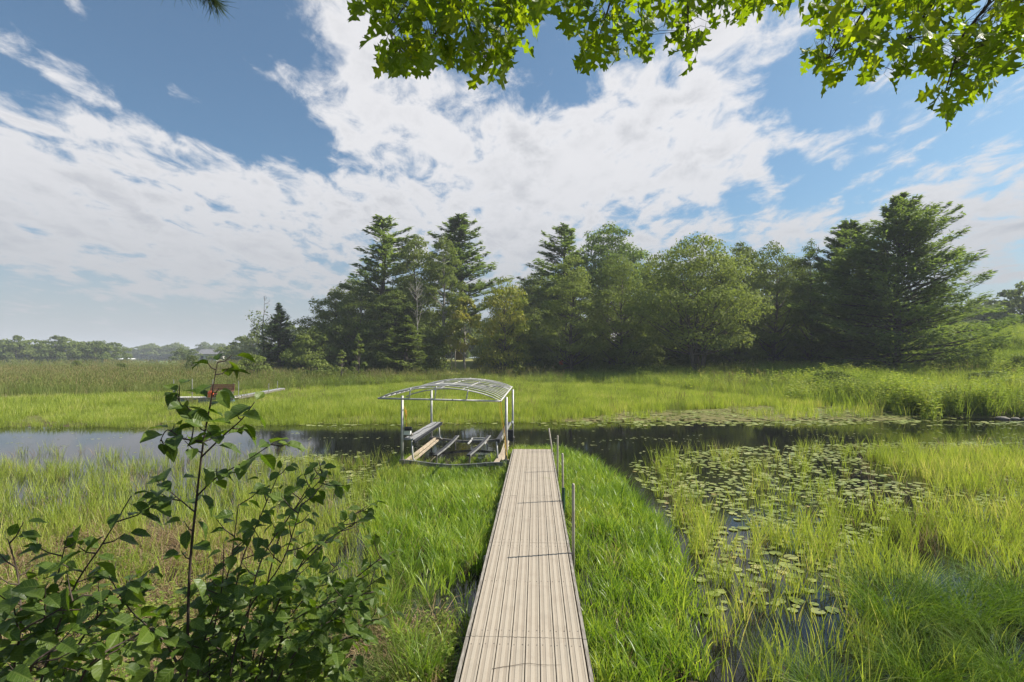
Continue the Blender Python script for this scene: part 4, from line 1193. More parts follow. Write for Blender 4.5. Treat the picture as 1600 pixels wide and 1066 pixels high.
lib('spruce_a', spruce(11, 3.1, 27), 'spruce')
lib('spruce_b', spruce(7.5, 2.7, 28, n_per=34, nb=8), 'decid')
lib('bush_a', decid(3.2, 2.3, .02, 3000, .26, 30, lobes=26, top=.7), 'decid_lt')
lib('bush_b', decid(3.0, 2.6, .02, 3000, .24, 31, lobes=26, top=.6), 'decid')
lib('under', decid(8, 4.6, .01, 12000, 0.32, 32, lobes=80, top=.6), 'decid_lt')  # pale leaf colour stands in for fill light at the foot of the wood
lib('far_a', decid(14, 6.5, .04, 2600, .85, 33, lobes=34, top=.6), 'decid')
lib('far_b', decid(12, 6.0, .04, 2400, .85, 34, lobes=30, top=.65), 'decid')
lib('sapling', decid(5.6, 1.1, .08, 1500, .24, 35, lobes=24, top=1.0), 'decid_lt')

def tree(key, name, cat, px, d, top_py, label, width=None, group=None, rz=None, zoff=0.0, below=None):
    tm, cm, h0, r0 = LIB[key]
    x = (px - CX) / F * d; z0 = float(hgt(x, d)) + zoff
    H = CAMZ + (HZ - top_py) / F * d - z0
    s = H / h0
    sw = s if width is None else (width / 2 / F * d) / r0
    o = empty(name, (x, d, z0), RNG.random() * 6.28 if rz is None else rz)
    o.scale = (sw, sw, s)
    tag(o, label, cat, group)
    link('trunk', tm, o); link('crown', cm, o)
    return o

T_ = [
 ('pine_a', 'white_pine', 'pine', 597, 86, 337, 'tall white pine with long bare limb tips at the left end of the wood', 128, 3.1416 * 1.0),
 ('pine_b', 'white_pine', 'pine', 717, 92, 335, 'tallest white pine of the left group with fanned top', 112, .5),
 ('pine_c', 'white_pine', 'pine', 880, 88, 346, 'white pine with upswept limbs left of the round topped pine', 104, 0.2),
 ('pine_round', 'red_pine', 'pine', 950, 92, 346, 'dark pine with rounded tufted top in the middle of the wood', 118, 1),
 ('pine_big', 'white_pine', 'pine', 1402, 63, 300, 'huge spreading white pine dominating the right side of the wood', 236, 0),
 ('pine_side', 'white_pine', 'pine', 1325, 72, 343, 'narrower pine standing against the left side of the huge one', 130, 0),
 ('maple_b', 'broadleaf_tree', 'tree', 650, 82, 366, 'dense leafy tree directly right of the left tall pine', 92, None),
 ('aspen', 'aspen_tree', 'tree', 694, 80, 368, 'slim pale green aspen in front of the tallest left pine', 66, None),
 ('maple_a', 'broadleaf_tree', 'tree', 522, 84, 452, 'dark rounded tree at the left end of the main wood', 104, None),
 ('maple_c', 'broadleaf_tree', 'tree', 566, 80, 440, 'dark broad tree below the long pine limbs', 100, None),
 ('maple_b', 'broadleaf_tree', 'tree', 618, 77, 452, 'dark green tree behind the young spruce', 90, None),
 ('yellow', 'broadleaf_tree', 'tree', 788, 73, 430, 'yellowing rounded tree right of the lawn opening', 84, None),
 ('small_yellow', 'young_tree', 'tree', 726, 76, 462, 'small yellow leaved tree with pale stems over the lawn', 62, None),
 ('ash_a', 'ash_tree', 'tree', 893, 75, 398, 'pale green tree in front of the upswept pine', 110, None),
 ('ash_b', 'ash_tree', 'tree', 968, 76, 396, 'broad pale green tree below the round topped pine', 126, None),
 ('willow', 'willow_tree', 'tree', 1090, 69, 362, 'big round headed tree with several bare stems at its foot', 178, None),
 ('maple_a', 'broadleaf_tree', 'tree', 1030, 84, 392, 'darker tree filling the gap left of the many stemmed tree', 90, None),
 ('elm', 'elm_tree', 'tree', 1208, 76, 374, 'open crowned tree with sky showing through its upper twigs', 112, None),
 ('elm', 'elm_tree', 'tree', 1266, 74, 372, 'slender open tree just left of the pine group', 66, None),
 ('maple_b', 'broadleaf_tree', 'tree', 1160, 82, 376, 'leafy tree behind the right shoulder of the many stemmed tree', 84, None),
 ('maple_c', 'broadleaf_tree', 'tree', 1240, 82, 400, 'dark tree between the two open crowned trees', 90, None),
 ('maple_a', 'broadleaf_tree', 'tree', 835, 84, 432, 'dark tree between the yellowing tree and the upswept pine', 86, None),
 ('spruce_a', 'spruce_tree', 'spruce', 437, 82, 472, 'dark pointed spruce standing apart at the left of the wood', 66, None),
 ('spruce_b', 'young_spruce', 'spruce', 634, 71, 492, 'light green young spruce before the dark trees', 66, None),
 ('spruce_b', 'young_spruce', 'spruce', 470, 84, 520, 'low dark evergreen right of the pointed spruce', 60, None),
 ('sapling', 'sapling', 'young tree', 561, 62, 520, 'narrow bright sapling at the grassy foot of the wood', 26, None),
 ('sapling', 'sapling', 'young tree', 533, 64, 546, 'short bright sapling left of the narrow one', 26, None),
 ('bush_a', 'shrub', 'shrub', 497, 62, 560, 'rounded light shrub at the left corner of the wood', 52, None),
 ('bush_a', 'shrub', 'shrub', 395, 66, 553, 'rounded light green shrub left of the pointed spruce', 54, None),
 ('bush_b', 'shrub', 'shrub', 300, 88, 552, 'small dark shrub in the reeds left of the far dock bench', 26, None),
 ('bush_b', 'shrub', 'shrub', 660, 72, 560, 'low shrub at the edge of the lawn opening', 40, None),
 ('bush_b', 'shrub', 'shrub', 1595, 52, 552, 'dark shrub on the bank cut by the right picture edge', 52, None),
 ('bush_a', 'shrub', 'shrub', 1545, 45, 578, 'bright leafy shrub on the bank right of the huge pine', 80, None),
 ('bush_b', 'shrub', 'shrub', 1580, 36, 606, 'broad leaved dark shrub above the shore rocks', 100, None),
 ('bush_a', 'shrub', 'shrub', 1490, 38, 612, 'rounded shrub left of the shore rocks', 78, None),
 ('bush_b', 'shrub', 'shrub', 1300, 46, 577, 'dense low shrub at the foot of the pine group', 88, None),
 ('bush_b', 'shrub', 'shrub', 1375, 42, 598, 'low dark shrub under the huge pine', 76, None),
 ('bush_b', 'shrub', 'shrub', 120, 96, 562, 'low dark shrub poking from the reeds at far left', 24, None),
 ('bush_b', 'shrub', 'shrub', 190, 84, 566, 'small dark shrub in the reeds below the far canopy', 28, None),
]
for key, nm, cat, px, d, ty, lb, wd, rz in T_:
    tree(key, nm, cat, px, d, ty, lb, wd, None, rz)

# bare snag with a few leaves and white birch stems
def snag(name, px, d, top_py, label, seed, leaves=260, bark='twig', base_r=.12):
    rng = np.random.default_rng(seed); x = (px - CX) / F * d; z0 = float(hgt(x, d)); H = CAMZ + (HZ - top_py) / F * d - z0
    o = empty(name, (x, d, z0)); tag(o, label, 'tree'); tb = MB()
    P = [Vector((rng.normal() * .2 * t, rng.normal() * .2 * t, -.2 + H * t)) for t in (0, .3, .6, .8, 1)]
    tb.tube(P, [base_r, base_r * .8, base_r * .5, base_r * .3, .015], 6); LP = []
    for k in range(22):
        t = .3 + .68 * rng.random(); f = t * 4; i = min(3, int(f)); 
        s0 = P[0].lerp(P[-1], t); a = rng.random() * 6.28; Lb = H * .20 * (1.25 - t)
        e = s0 + Vector((math.cos(a) * Lb, math.sin(a) * Lb, Lb * (.5 + rng.random()))); mid = s0.lerp(e, .5) + Vector((0, 0, -.1 * Lb))
        tb.tube([s0, mid, e], [.04, .026, .01], 4, False)
        for j in range(4):
            s1 = mid.lerp(e, rng.random()); e1 = s1 + Vector((rng.normal(), rng.normal(), .6 + rng.random())) * Lb * .25
            tb.tube([s1, e1], [.014, .006], 3, False); LP.append(e1)
    tb.build('trunk', M[bark], o, True)
    if leaves:
        LP = np.array([arr(p) for p in LP]); c = LP[rng.integers(0, len(LP), leaves)] + rng.normal(0, .3, (leaves, 3))
        c = c[c[:, 2] < H * .86]
        v, q, t = cards(c, np.tile([0, 0, 1.], (len(c), 1)), .38, rng)
        link('crown', fast_mesh('snag_leaves', v, q, M['decid'], False, t), o)
snag('half_bare_tree', 412, 82, 460, 'thin half bare tree left of the pointed spruce', 61, 700, 'bark')
snag('dead_birch', 653, 74, 432, 'leafless pale birch showing white against the dark trees', 62, 0, 'birchbark', .10)
for px, ty, lb, s in ((706, 485, 'left one of two slim white birch stems over the lawn', 63), (712, 480, 'right one of two slim white birch stems over the lawn', 64)):
    snag('birch_stem', px, 79, ty, lb, s, 120, 'birchbark', .11)

# darker wood behind: ends the view between the front trees
gb = 'dark trees deep in the wood behind the front row'
keys = ['maple_a', 'maple_b', 'maple_c', 'elm', 'pine_c', 'maple_c']
for i in range(17):
    px = 545 + i * 50 + RNG.uniform(-10, 10)
    if 675 < px < 755: continue
    top = 432 + 14 * math.sin(i * 1.7) if px < 860 else 415 + 16 * math.sin(i * 2.1)
    tree(keys[i % 6], 'background_tree', 'tree', px, 104 + (i % 3) * 7, top, 'dark tree deep in the wood ' + ('behind the two left white pines' if px < 770 else 'behind the round topped pine' if px < 1010 else 'behind the many stemmed tree' if px < 1200 else 'behind the huge pine'), 105, gb)
gu = 'dark undergrowth trees below the front row'
for i in range(26):
    px = 490 + i * 33 + RNG.uniform(-10, 10)
    if 665 < px < 765 or 930 < px < 962: continue
    tree('under', 'understorey_tree', 'tree', px, 77 + (i * 7 % 5) * 2.2, 508 + 14 * math.sin(i * 2.3), 'low dark tree in the shade ' + ('below the two left white pines' if px < 770 else 'below the upswept pine and its pale neighbours' if px < 1010 else 'around the many stemmed tree' if px < 1190 else 'beside and under the huge pine'), 95, gu)

# distant trees: left shore, middle distance and right bank
gl = 'rounded trees of the distant left shore'
for i in range(15):
    px = -40 + i * 15.5 + RNG.uniform(-4, 4); ty = 529 + 3.5 * math.sin(i * 1.3) + RNG.uniform(-3, 3) + (6 if i > 12 else 0)
    tree('far_a' if i % 2 else 'far_b', 'distant_tree', 'tree', px, 215 + (i * 5 % 4) * 5, ty, 'rounded hazy green tree in the distant left shore wood' + (' left of the white boat canopy' if px < 190 else ' behind the white boat canopy'), 46 + RNG.uniform(-5, 8), gl)
gm_ = 'hazy trees behind the half bare tree'
for i, (px, ty, d) in enumerate(((360, 538, 175), (378, 525, 170), (398, 515, 165), (425, 505, 160), (452, 500, 150), (470, 508, 140), (488, 515, 135), (300, 545, 200), (283, 542, 205), (318, 548, 225), (345, 541, 230))):
    tree('far_b' if i % 2 else 'far_a', 'distant_tree', 'tree', px, d, ty, 'hazy grey green tree in the middle distance left of the wood', 50 if i < 7 else 28, gm_)
gr_ = 'hazy trees beyond the right bank road'
for i, (px, ty, d, kk) in enumerate(((1600, 438, 125, 'far_a'), (1570, 452, 135, 'far_b'), (1640, 430, 130, 'far_b'), (1545, 480, 140, 'far_a'), (1675, 440, 120, 'far_a'), (1520, 500, 130, 'far_b'))):
    tree(kk, 'distant_tree', 'tree', px, d, ty, 'hazy tree beyond the road at the right edge', 78, gr_)

# farthest woods read as one mass
far_set = proto_set('far_crown', [bpy.data.objects.new('t', LIB[k][1]) for k in ('far_a', 'far_b')])
n = 330
fx = RNG.uniform(-900, -150, n); fy = 470 + RNG.uniform(0, 70, n) + .0 * fx
fz = hgt(fx, fy)
s_ = .85 + .35 * RNG.random(n)
scatter('far_forest', 'unbroken hazy blue green forest on the farthest left shore', far_set, np.stack([fx, fy, fz], -1), np.stack([s_ * 1.3, s_ * 1.3, s_], -1), cat='forest', tiltsd=0)
n = 420
fx = RNG.uniform(-420, 620, n); fy = 170 + RNG.uniform(0, 110, n); k = (fx > -.50 * fy + 25); fx, fy = fx[k], fy[k]
s_ = 1.0 + .25 * RNG.random(len(fx))
scatter('far_forest', 'deep forest closing the view behind the wood', far_set, np.stack([fx, fy, hgt(fx, fy)], -1), s_, cat='forest', tiltsd=0)

# ------------------------------------------------------------------ big single leaves
def oak_leaf_mesh(seed):
    rng = np.random.default_rng(seed)
    half = [(0, .008), (.10, .02), (.20, .20), (.17, .24), (.28, .20), (.33, .07), (.42, .12), (.47, .37), (.42, .44), (.55, .39), (.60, .30), (.66, .33), (.62, .12), (.66, .09), (.74, .22), (.80, .33), (.83, .22), (.92, .20), (.88, .08), (.93, .07), (1.0, 0)]
    V = []; Fc = []
    fold = .22 + .2 * rng.random(); droop = .15 + .35 * rng.random(); tw = rng.normal() * .25
    def P(u, v):
        z = abs(v) * fold - droop * u * u + .06 * math.sin(9 * u + seed) * abs(v) * 3
        return (v * math.cos(tw * u) - 0, u, z + v * math.sin(tw * u))
    rib = [(u, 0) for u in (0, .33, .62, 1.0)]
    for sgn in (1, -1):
        b = len(V); pts = half
        V += [P(u * (1 + .03 * rng.normal() * (0 < u < 1)), sgn * v * (1 + .10 * rng.normal())) for u, v in pts]
        V += [P(.88, 0), P(.62, 0), P(.33, 0), P(.0, 0)]
        o = b
        # four sectors fanned from the midrib
        r88, r62, r33, r0_ = b + 21, b + 22, b + 23, b + 24
        secs = [[r0_, b, b + 1, b + 2, b + 3, b + 4, b + 5, r33], [r33, b + 5, b + 6, b + 7, b + 8, b + 9, b + 10, b + 11, b + 12, r62], [r62, b + 12, b + 13, b + 14, b + 15, b + 16, b + 17, b + 18, r88], [r88, b + 18, b + 19, b + 20]]
        for s in secs: Fc.append(tuple(s if sgn > 0 else s[::-1]))
    b = len(V); V += [(-.008, -.28, -.03), (.008, -.28, -.03), (.008, .0, 0), (-.008, .0, 0)]; Fc.append((b, b + 1, b + 2, b + 3))
    return V, Fc
def ovate_mesh(seed):
    rng = np.random.default_rng(seed); V = []; Fc = []
    prof = [(0, .02), (.08, .15), (.20, .27), (.34, .335), (.50, .33), (.64, .275), (.78, .18), (.90, .075), (1.0, 0)]
    fold = .25 + .25 * rng.random(); droop = .2 + .5 * rng.random(); wv = rng.random() * 6
    def P(u, v): return (v, u, abs(v) * fold - droop * u * u * .6 + .02 * math.sin(14 * u + wv) * (abs(v) > .1))
    n = len(prof)
    for sgn in (1, -1):
        b = len(V)
        for i, (u, v) in enumerate(prof):
            V.append(P(u, 0)); V.append(P(u + (.018 if i % 2 else -.01), sgn * v))
        for i in range(n - 1):
            q = b + 2 * i; f = (q, q + 1, q + 3, q + 2); Fc.append(f if sgn > 0 else f[::-1])
    b = len(V); V += [(-.012, -.22, -.02), (.012, -.22, -.02), (.012, .0, 0), (-.012, .0, 0)]; Fc.append((b, b + 1, b + 2, b + 3))
    return V, Fc
def leaf_meshes(fn, mat, name, n):
    out = []
    for k in range(n):
        V, Fc = fn(k); me = bpy.data.meshes.new(name); me.from_pydata(V, [], Fc)
        a = me.attributes.new('tint', 'FLOAT', 'POINT'); a.data.foreach_set('value', np.full(len(V), .5, dtype=np.float32))
        a = me.attributes.new('leafco', 'FLOAT_VECTOR', 'POINT'); a.data.foreach_set('vector', np.asarray([(p[0], p[1], k * 3.7) for p in V], dtype=np.float32).ravel())
        me.materials.append(mat); me.update(); out.append((me, V, Fc))
    return out
OAK = leaf_meshes(oak_leaf_mesh, M['oakleaf'], 'oak_leaf', 6)
OVA = leaf_meshes(ovate_mesh, M['shrubleaf'], 'shrub_leaf', 5)

def leaf_matrix(p, axis, nrm, s):
    y = axis.normalized(); z = (nrm - y * nrm.dot(y))
    if z.length < 1e-4: z = y.orthogonal()
    z.normalize(); x = y.cross(z)
    return Matrix(((x.x * s, y.x * s, z.x * s, p.x), (x.y * s, y.y * s, z.y * s, p.y), (x.z * s, y.z * s, z.z * s, p.z), (0, 0, 0, 1)))

def place_leaves(specs, lib_, parent, mat, maxn=300, name='leaf', rest='foliage'):
    """specs: list of (matrix, visible size). Biggest become single parts, the rest one stuff mesh"""
    specs = sorted(specs, key=lambda s: -s[1])
    inv = parent.matrix_world.inverted() if False else Matrix.Translation(-Vector(parent.location))
    for i, (mw, sz) in enumerate(specs[:maxn]):
        o = bpy.data.objects.new(name, lib_[i % len(lib_)][0]); COL.objects.link(o); o.parent = parent
        o.matrix_basis = inv @ mw
    if len(specs) > maxn:
        V = []; Fc = []; T = []; LC = []
        for i, (mw, sz) in enumerate(specs[maxn:]):
            _, vv, ff = lib_[i % len(lib_)]; b = len(V); mm = inv @ mw
            V += [tuple(mm @ Vector(p)) for p in vv]; Fc += [tuple(q + b for q in f) for f in ff]; T += [random.random()] * len(vv); LC += [(p[0], p[1], i * 1.37 % 50) for p in vv]
        me = bpy.data.meshes.new(rest); me.from_pydata(V, [], Fc); me.materials.append(mat)
        a = me.attributes.new('tint', 'FLOAT', 'POINT'); a.data.foreach_set('value', np.asarray(T, dtype=np.float32))
        a = me.attributes.new('leafco', 'FLOAT_VECTOR', 'POINT'); a.data.foreach_set('vector', np.asarray(LC, dtype=np.float32).ravel())
        o = link(rest, me, parent); o['kind'] = 'stuff'

# ------------------------------------------------------------------ oak overhead
oak = empty('oak_tree', (7.2, -1.6, float(hgt(7.2, -1.6))))
tag(oak, 'oak branches with lobed sunlit leaves hanging into the top of the view', 'oak tree')
oo = Vector(oak.location)
tb = MB(); tb.tube([Vector((0, 0, -.4)), Vector((-.1, .1, 3)), Vector((-.3, .3, 6)), Vector((-.4, .5, 10))], [.42, .33, .27, .14], 12)
tb.build('trunk', M['bark'], oak, True)
POLY_A = [(535, -60), (545, 15), (585, 30), (600, 90), (612, 108), (650, 104), (690, 96), (725, 98), (745, 118), (770, 122), (800, 114), (812, 75), (822, 40), (850, 15), (860, -60)]
POLY_B = [(866, -60), (872, 30), (895, 44), (910, 60), (912, 95), (945, 108), (968, 88), (1010, 84), (1022, 30), (1050, 40), (1058, 100), (1082, 110), (1104, 80), (1118, 70), (1135, 45), (1160, 40), (1190, 15), (1248, 5), (1250, -60)]
POLY_C = [(1285, -60), (1280, 25), (1290, 60), (1262, 95), (1256, 118), (1285, 122), (1310, 115), (1345, 115), (1372, 128), (1392, 145), (1412, 135), (1440, 100), (1478, 118), (1450, 160), (1468, 182), (1488, 178), (1506, 150), (1530, 148), (1560, 118), (1600, 95), (1680, 60), (1680, -60)]
specs = []; nodes = []
rng = np.random.default_rng(77)
def poly_sample(poly, n):
    xs = [p[0] for p in poly]; ys = [p[1] for p in poly]; out = []
    while len(out) < n:
        x, y = rng.uniform(min(xs), max(xs)), rng.uniform(min(ys), max(ys))
        if inpoly(np.array([x]), np.array([y]), poly)[0]: out.append((x, y))
    return out
HOLES = [(1395, 45, 20, 24), (1345, 30, 14, 14), (1010, 10, 14, 14), (1455, 60, 26, 20), (700, 60, 14, 10), (1520, 25, 20, 18), (1365, 95, 16, 10), (780, 40, 12, 16)]
for poly, n, dc in ((POLY_A, 430, 4.3), (POLY_B, 290, 4.6), (POLY_C, 420, 4.2)):
    for (px, py) in poly_sample(poly, n):
        if any(((px - hx) / hw) ** 2 + ((py - hy) / hh) ** 2 < 1 for hx, hy, hw, hh in HOLES): continue
        d = dc + rng.uniform(-.7, .8); p = Vector(at(px, py - 14, d))
        a = Vector((rng.normal() * .75, rng.normal() * .55, -.75 + rng.normal() * .45))
        nr = Vector((rng.normal() * .6 + .2, -.35 + rng.normal() * .6, .75))
        s = .14 + .07 * rng.random()
        specs.append((leaf_matrix(p, a, nr, s), s / d * (1 if py > -15 else .3)))
        nodes.append(p - a.normalized() * s * .28)
# higher foliage of the same tree, out of the frame, that shades the near bank
for k in range(560):
    c = Vector((rng.uniform(.4, 6.4), rng.uniform(.6, 4.6), rng.uniform(6.6, 9.2)))
    a = Vector((rng.normal(), rng.normal(), -.4 + rng.normal() * .5)); s = .14 + .07 * rng.random()
    specs.append((leaf_matrix(c, a, Vector((rng.normal() * .5, rng.normal() * .5, 1)), s), .001))
place_leaves(specs, OAK, oak, M['oakleaf'])
# limbs: from the trunk over the view, then branches, then twigs that reach the leaf nodes
limbs = []
def limb(pts, r0, r1, nm='branch'):
    pts = [Vector(p) - oo for p in pts]; n_ = len(pts)
    m = MB(); m.tube(pts, [r0 + (r1 - r0) * i / (n_ - 1) for i in range(n_)], 8); m.build(nm, M['twig'], oak, True)
    return [p + oo for p in pts]
ends = [limb([(6.9, -1.2, 6.8), (5.6, 1.4, 7.4), (3.2, 3.6, 7.5), (1.0, 4.6, 7.1), (-.6, 4.9, 6.75)], .15, .03),
        limb([(6.9, -1.2, 6.3), (6.3, 1.6, 6.8), (5.0, 3.5, 6.9), (3.4, 4.4, 6.7)], .11, .03)]
main_pts = [a.lerp(b, t) for e in ends for a, b in zip(e[:-1], e[1:]) for t in (0, .25, .5, .75)]
down = []
for (p0, pts) in (((1480, -90), [(1455, 10), (1420, 60), (1395, 110)]), ((1570, -90), [(1545, 5), (1505, 55), (1490, 100), (1475, 150)]), ((1340, -90), [(1360, 0), (1330, 50), (1290, 100)]),
                  ((700, -90), [(705, 0), (690, 45), (650, 80)]), ((700, -90), [(720, 0), (740, 60), (765, 100)]), ((620, -90), [(600, -10), (610, 50), (620, 90)]), ((960, -90), [(955, 0), (935, 60)]),
                  ((1080, -90), [(1075, 0), (1075, 60)]), ((800, -90), [(790, -10), (790, 60)]), ((1150, -90), [(1160, -10)]), ((1620, -90), [(1600, 20), (1560, 80)])):
    d = 4.3; P = [Vector(at(*p0, d))] + [Vector(at(*q, d + rng.uniform(-.1, .1))) for q in pts]
    top = P[0]; near = min(main_pts, key=lambda q: (q - top).length)
    P = [near, near.lerp(top, .55) + Vector((0, 0, .1))] + P
    limb(P, .020, .0035, 'twig'); down += [a.lerp(b, t) for a, b in zip(P[1:-1], P[2:]) for t in (0, .2, .4, .6, .8, 1)]
tm_ = MB()
for i, nd_ in enumerate(nodes):
    q = min(down, key=lambda u: (u - nd_).length)
    if (q - nd_).length > .75: continue
    mid = q.lerp(nd_, .5) + Vector((rng.normal() * .02, rng.normal() * .02, .03))
    tm_.tube([q - oo, mid - oo, nd_ - oo], [.0028, .002, .0013], 3, False)
tm_.build('fine_twigs', M['twig'], oak)['kind'] = 'stuff'

# ------------------------------------------------------------------ pine spray at the top left
pt = empty('pine_tree', (-4.6, .8, float(hgt(-4.6, .8)))); tag(pt, 'tip of a pine branch with long needles at the top left edge', 'pine tree')
po = Vector(pt.location)
m = MB(); m.tube([Vector((0, 0, -.4)), Vector((.1, 0, 4)), Vector((0, .1, 9))], [.22, .17, .08], 10); m.build('trunk', M['bark'], pt, True)
q0 = Vector((-4.6, .8, 6.2)); q1 = Vector(at(250, -70, 2.7)); q2 = Vector(at(318, -14, 2.7)); q3 = Vector(at(338, 4, 2.7))
m = MB(); m.tube([q0 - po, q0.lerp(q1, .5) + Vector((0, 0, .15)) - po, q1 - po, q2 - po, q3 - po], [.05, .03, .010, .005, .003], 7); m.build('branch', M['twig'], pt, True)
m = MB()
for k in range(520):
    t = rng.random() ** .6; s = q1.lerp(q2, t) if k % 3 else q2.lerp(q3, rng.random())
    if k % 7 == 0: s = Vector(at(262 + rng.uniform(-6, 40), -22 + rng.uniform(-6, 4), 2.7))
    dr = (q3 - q1).normalized() * .9 + Vector((rng.normal(), rng.normal(), rng.normal() - .25)) * .62
    e = s + dr.normalized() * rng.uniform(.07, .115)
    m.tube([s - po, s.lerp(e, .5) - po, e - po], [.0009, .0011, .0003], 3, False)
o = m.build('needles', M['needle'], pt); o['kind'] = 'stuff'

# ------------------------------------------------------------------ shrubs in the near left corner
def shrub(name, label, cat, stems, seed, lsize=(.062, .085), spacing=.035, side=.16, loc_px=None, fill=None, side_n=1.0, droopy=.35):
    rng = np.random.default_rng(seed); bx, by, _ = at(*loc_px)
    o = empty(name, (bx, by, float(hgt(bx, by)))); tag(o, label, cat); oo_ = Vector(o.location); specs = []
    fine = MB()
    def leafat(p, dirn, s, d):
        a = Vector((dirn.x, dirn.y, dirn.z * .5 - droopy + rng.normal() * .3)); a += Vector((rng.normal(), rng.normal(), 0)) * .35
        n_ = Vector((rng.normal() * .4, rng.normal() * .4 - .25, 1)); e = p + a.normalized() * s * .22
        specs.append((leaf_matrix(e, a, n_, s), s / max(.5, d)))
    for st in stems:
        P = [Vector(at(*q)) for q in st['p']]
        if st.get('root', True):
            g = Vector((bx + rng.normal() * .06, by + rng.normal() * .06, float(hgt(bx, by)) - .05)); P = [g, g.lerp(P[0], .6) + Vector((rng.normal() * .03, 0, .05))] + P
        r0, r1 = st.get('r', (.011, .0025)); n_ = len(P)
        # smooth resample
        S = []
        for i in range(n_ - 1):
            p0, p1, p2, p3 = P[max(0, i - 1)], P[i], P[i + 1], P[min(n_ - 1, i + 2)]
            for k in range(5):
                t = k / 5; S.append(.5 * ((2 * p1) + (p2 - p0) * t + (2 * p0 - 5 * p1 + 4 * p2 - p3) * t * t + (3 * p1 - p0 - 3 * p2 + p3) * t ** 3))
        S.append(P[-1])
        m = MB(); m.tube([s - oo_ for s in S], [r0 + (r1 - r0) * (i / (len(S) - 1)) ** .8 for i in range(len(S))], 7); m.build('stem', M['twig'], o, True)
        acc = 0; sgn = 1; lead = st.get('from', .25)
        tot = sum((b - a).length for a, b in zip(S[:-1], S[1:])); run = 0
        for a, b in zip(S[:-1], S[1:]):
            l = (b - a).length; run += l; acc += l
            if run / tot < lead or acc < spacing: continue
            acc = 0; sgn = -sgn; d_ = (b - a).normalized(); sd_ = d_.cross(Vector((0, .35, 1))).normalized() * sgn
            sd_ = (sd_ + Vector((rng.normal() * .35, rng.normal() * .6, .15))).normalized()
            if rng.random() < .55 * side_n and side > 0:
                Lt = side * (.45 + .9 * rng.random()) * (1.1 - .6 * run / tot); e = b + (sd_ * .9 + d_ * .55).normalized() * Lt
                mid = b.lerp(e, .5) + Vector((0, 0, -.01)); fine.tube([b - oo_, mid - oo_, e - oo_], [.0032, .0024, .0012], 5, False)
                nl = max(2, int(Lt / .032))
                for k in range(nl):
                    t = (k + 1) / nl; q = b.lerp(e, t); dd = ((e - b).normalized() + Vector((rng.normal(), rng.normal(), rng.normal() * .4)) * .8).normalized()
                    leafat(q, dd, rng.uniform(*lsize) * (1.05 - .25 * t), q.y)
            else: leafat(b, sd_, rng.uniform(*lsize), b.y)
        leafat(S[-1], (S[-1] - S[-2]).normalized(), lsize[0] * .8, S[-1].y)
    for (px, py, d) in (fill or []):
        q = Vector(at(px, py, d)); leafat(q, Vector((rng.normal(), rng.normal(), .1)).normalized(), rng.uniform(*lsize), d)
    if fine.v: fine.build('side_twigs', M['twig'], o, True)['kind'] = 'stuff'
    place_leaves(specs, OVA, o, M['shrubleaf'])
    return len(specs)

D = 2.15
S1 = [dict(p=[(289, 1075, D), (296, 900, D), (306, 790, D), (318, 690, D), (330, 625, D), (334, 600, D), (340, 566, D)], r=(.0085, .0016), **{'from': .55}),
      dict(p=[(314, 715, D), (350, 680, D - .05), (378, 655, D - .1), (398, 628, D - .1)], r=(.004, .0016), root=False, **{'from': .2}),
      dict(p=[(318, 690, D), (285, 685, D), (262, 672, D), (250, 690, D)], r=(.004, .0016), root=False, **{'from': .2}),
      dict(p=[(326, 650, D), (290, 640, D), (276, 618, D)], r=(.003, .0014), root=False, **{'from': .2}),
      dict(p=[(308, 775, D), (340, 745, D), (385, 720, D), (430, 690, D)], r=(.004, .0016), root=False, **{'from': .2}),
      dict(p=[(304, 800, D), (268, 770, D), (245, 752, D)], r=(.003, .0014), root=False, **{'from': .3})]
print('sapling leaves', shrub('alder_sapling', 'tall thin sapling with dark stem rising in front of the far marsh', 'sapling', S1, 301, lsize=(.068, .098), spacing=.020, side=.10, loc_px=(289, 1075, D), side_n=1.0))
S2 = []
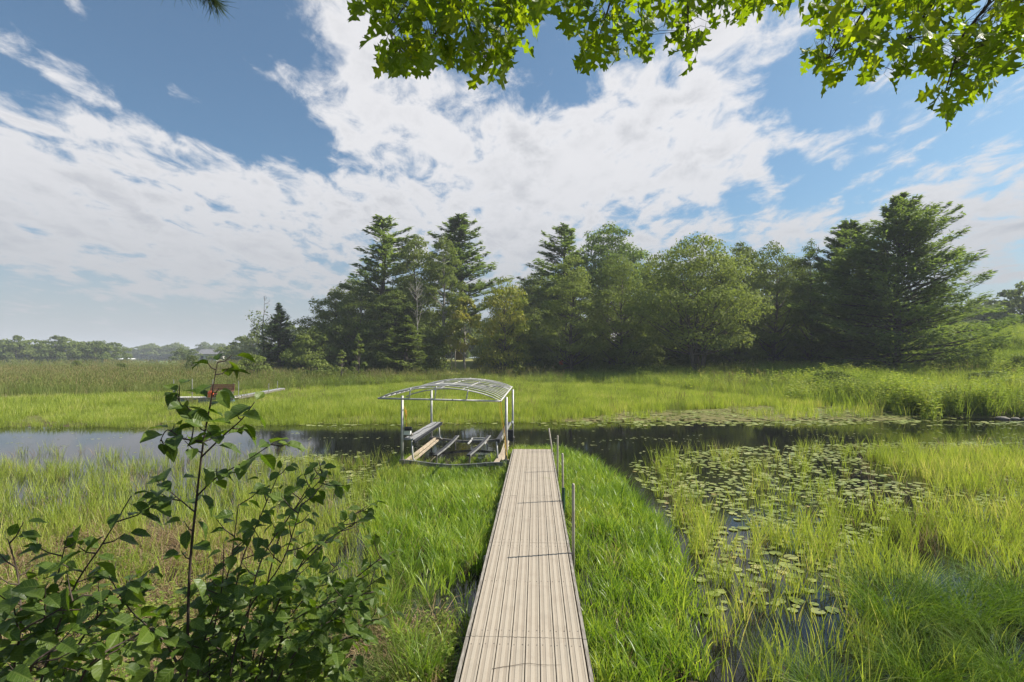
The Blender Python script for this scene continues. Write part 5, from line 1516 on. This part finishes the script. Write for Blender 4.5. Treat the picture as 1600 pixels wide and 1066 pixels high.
for (a, b, c, e, dd) in (((395, 1080), (440, 930), (505, 850), (565, 812), 2.5), ((440, 1080), (500, 950), (560, 900), (600, 868), 2.6), ((375, 1080), (400, 900), (450, 810), (505, 745), 2.5),
                         ((350, 1080), (372, 900), (410, 800), (438, 735), 2.6), ((420, 1080), (450, 980), (520, 940), (585, 925), 2.4), ((360, 1080), (385, 960), (440, 880), (470, 790), 2.3),
                         ((470, 1080), (520, 1010), (560, 990), (585, 960), 2.5), ((330, 1080), (335, 980), (360, 880), (372, 790), 2.4), ((400, 1080), (430, 1000), (480, 930), (530, 880), 2.7),
                         ((310, 1080), (320, 1000), (345, 930), (350, 850), 2.3), ((430, 1080), (470, 1010), (510, 970), (545, 930), 2.3), ((450, 1080), (500, 1000), (560, 930), (598, 900), 2.8), ((400, 1080), (460, 900), (520, 830), (575, 790), 2.8), ((390, 1080), (430, 860), (470, 780), (500, 735), 2.7)):
    S2.append(dict(p=[(*a, dd), (*b, dd + RNG.uniform(-.1, .1)), (*c, dd), (*e, dd)], r=(.007, .0018), **{'from': .34}))
fl = [(RNG.uniform(290, 560), RNG.uniform(900, 1080), RNG.uniform(2.2, 3.0)) for _ in range(620)]
print('right shrub leaves', shrub('leafy_shrub', 'dense dark leaved shrub with arching stems between sapling and dock', 'shrub', S2, 302, lsize=(.052, .080), spacing=.026, side=.22, loc_px=(400, 1080, 2.5), fill=fl))
S3 = []
for (a, b, c, e, dd) in (((60, 1080), (110, 930), (160, 850), (205, 775), 2.0), ((20, 1080), (32, 980), (28, 900), (12, 842), 1.9), ((90, 1080), (140, 980), (200, 920), (235, 890), 2.1), ((-20, 1060), (30, 990), (80, 960), (130, 930), 1.8),
                         ((0, 1080), (60, 1010), (90, 900), (105, 838), 2.1), ((280, 1080), (262, 1010), (205, 955), (170, 900), 2.1), ((120, 1080), (150, 1030), (200, 1000), (240, 980), 1.8), ((40, 1080), (60, 1030), (110, 1010), (150, 1005), 1.7)):
    S3.append(dict(p=[(*a, dd), (*b, dd + RNG.uniform(-.1, .1)), (*c, dd), (*e, dd)], r=(.0065, .0018), **{'from': .36}))
fl = [(RNG.uniform(-20, 280), RNG.uniform(950, 1085), RNG.uniform(1.8, 2.6)) for _ in range(150)]
print('left shrub leaves', shrub('broadleaf_shrub', 'broad leaved green shrub in the lower left corner', 'shrub', S3, 303, lsize=(.062, .096), spacing=.030, side=.19, loc_px=(60, 1080, 2.0), fill=fl))
# small bright dogwood beside the dock
sd_ = proto_set('dock_weed', [proto('t', leafy(4, .55, .05, np.random.default_rng(5), .045), M['weed'])])
x, y, _ = G(705, 1040, .1)
o = link('dock_side_weed', sd_[0].objects[0].data); o.location = (x, y, max(0, float(hgt(x, y))) - .01)
tag(o, 'small pale leafed weed growing against the left side of the dock', 'weed')
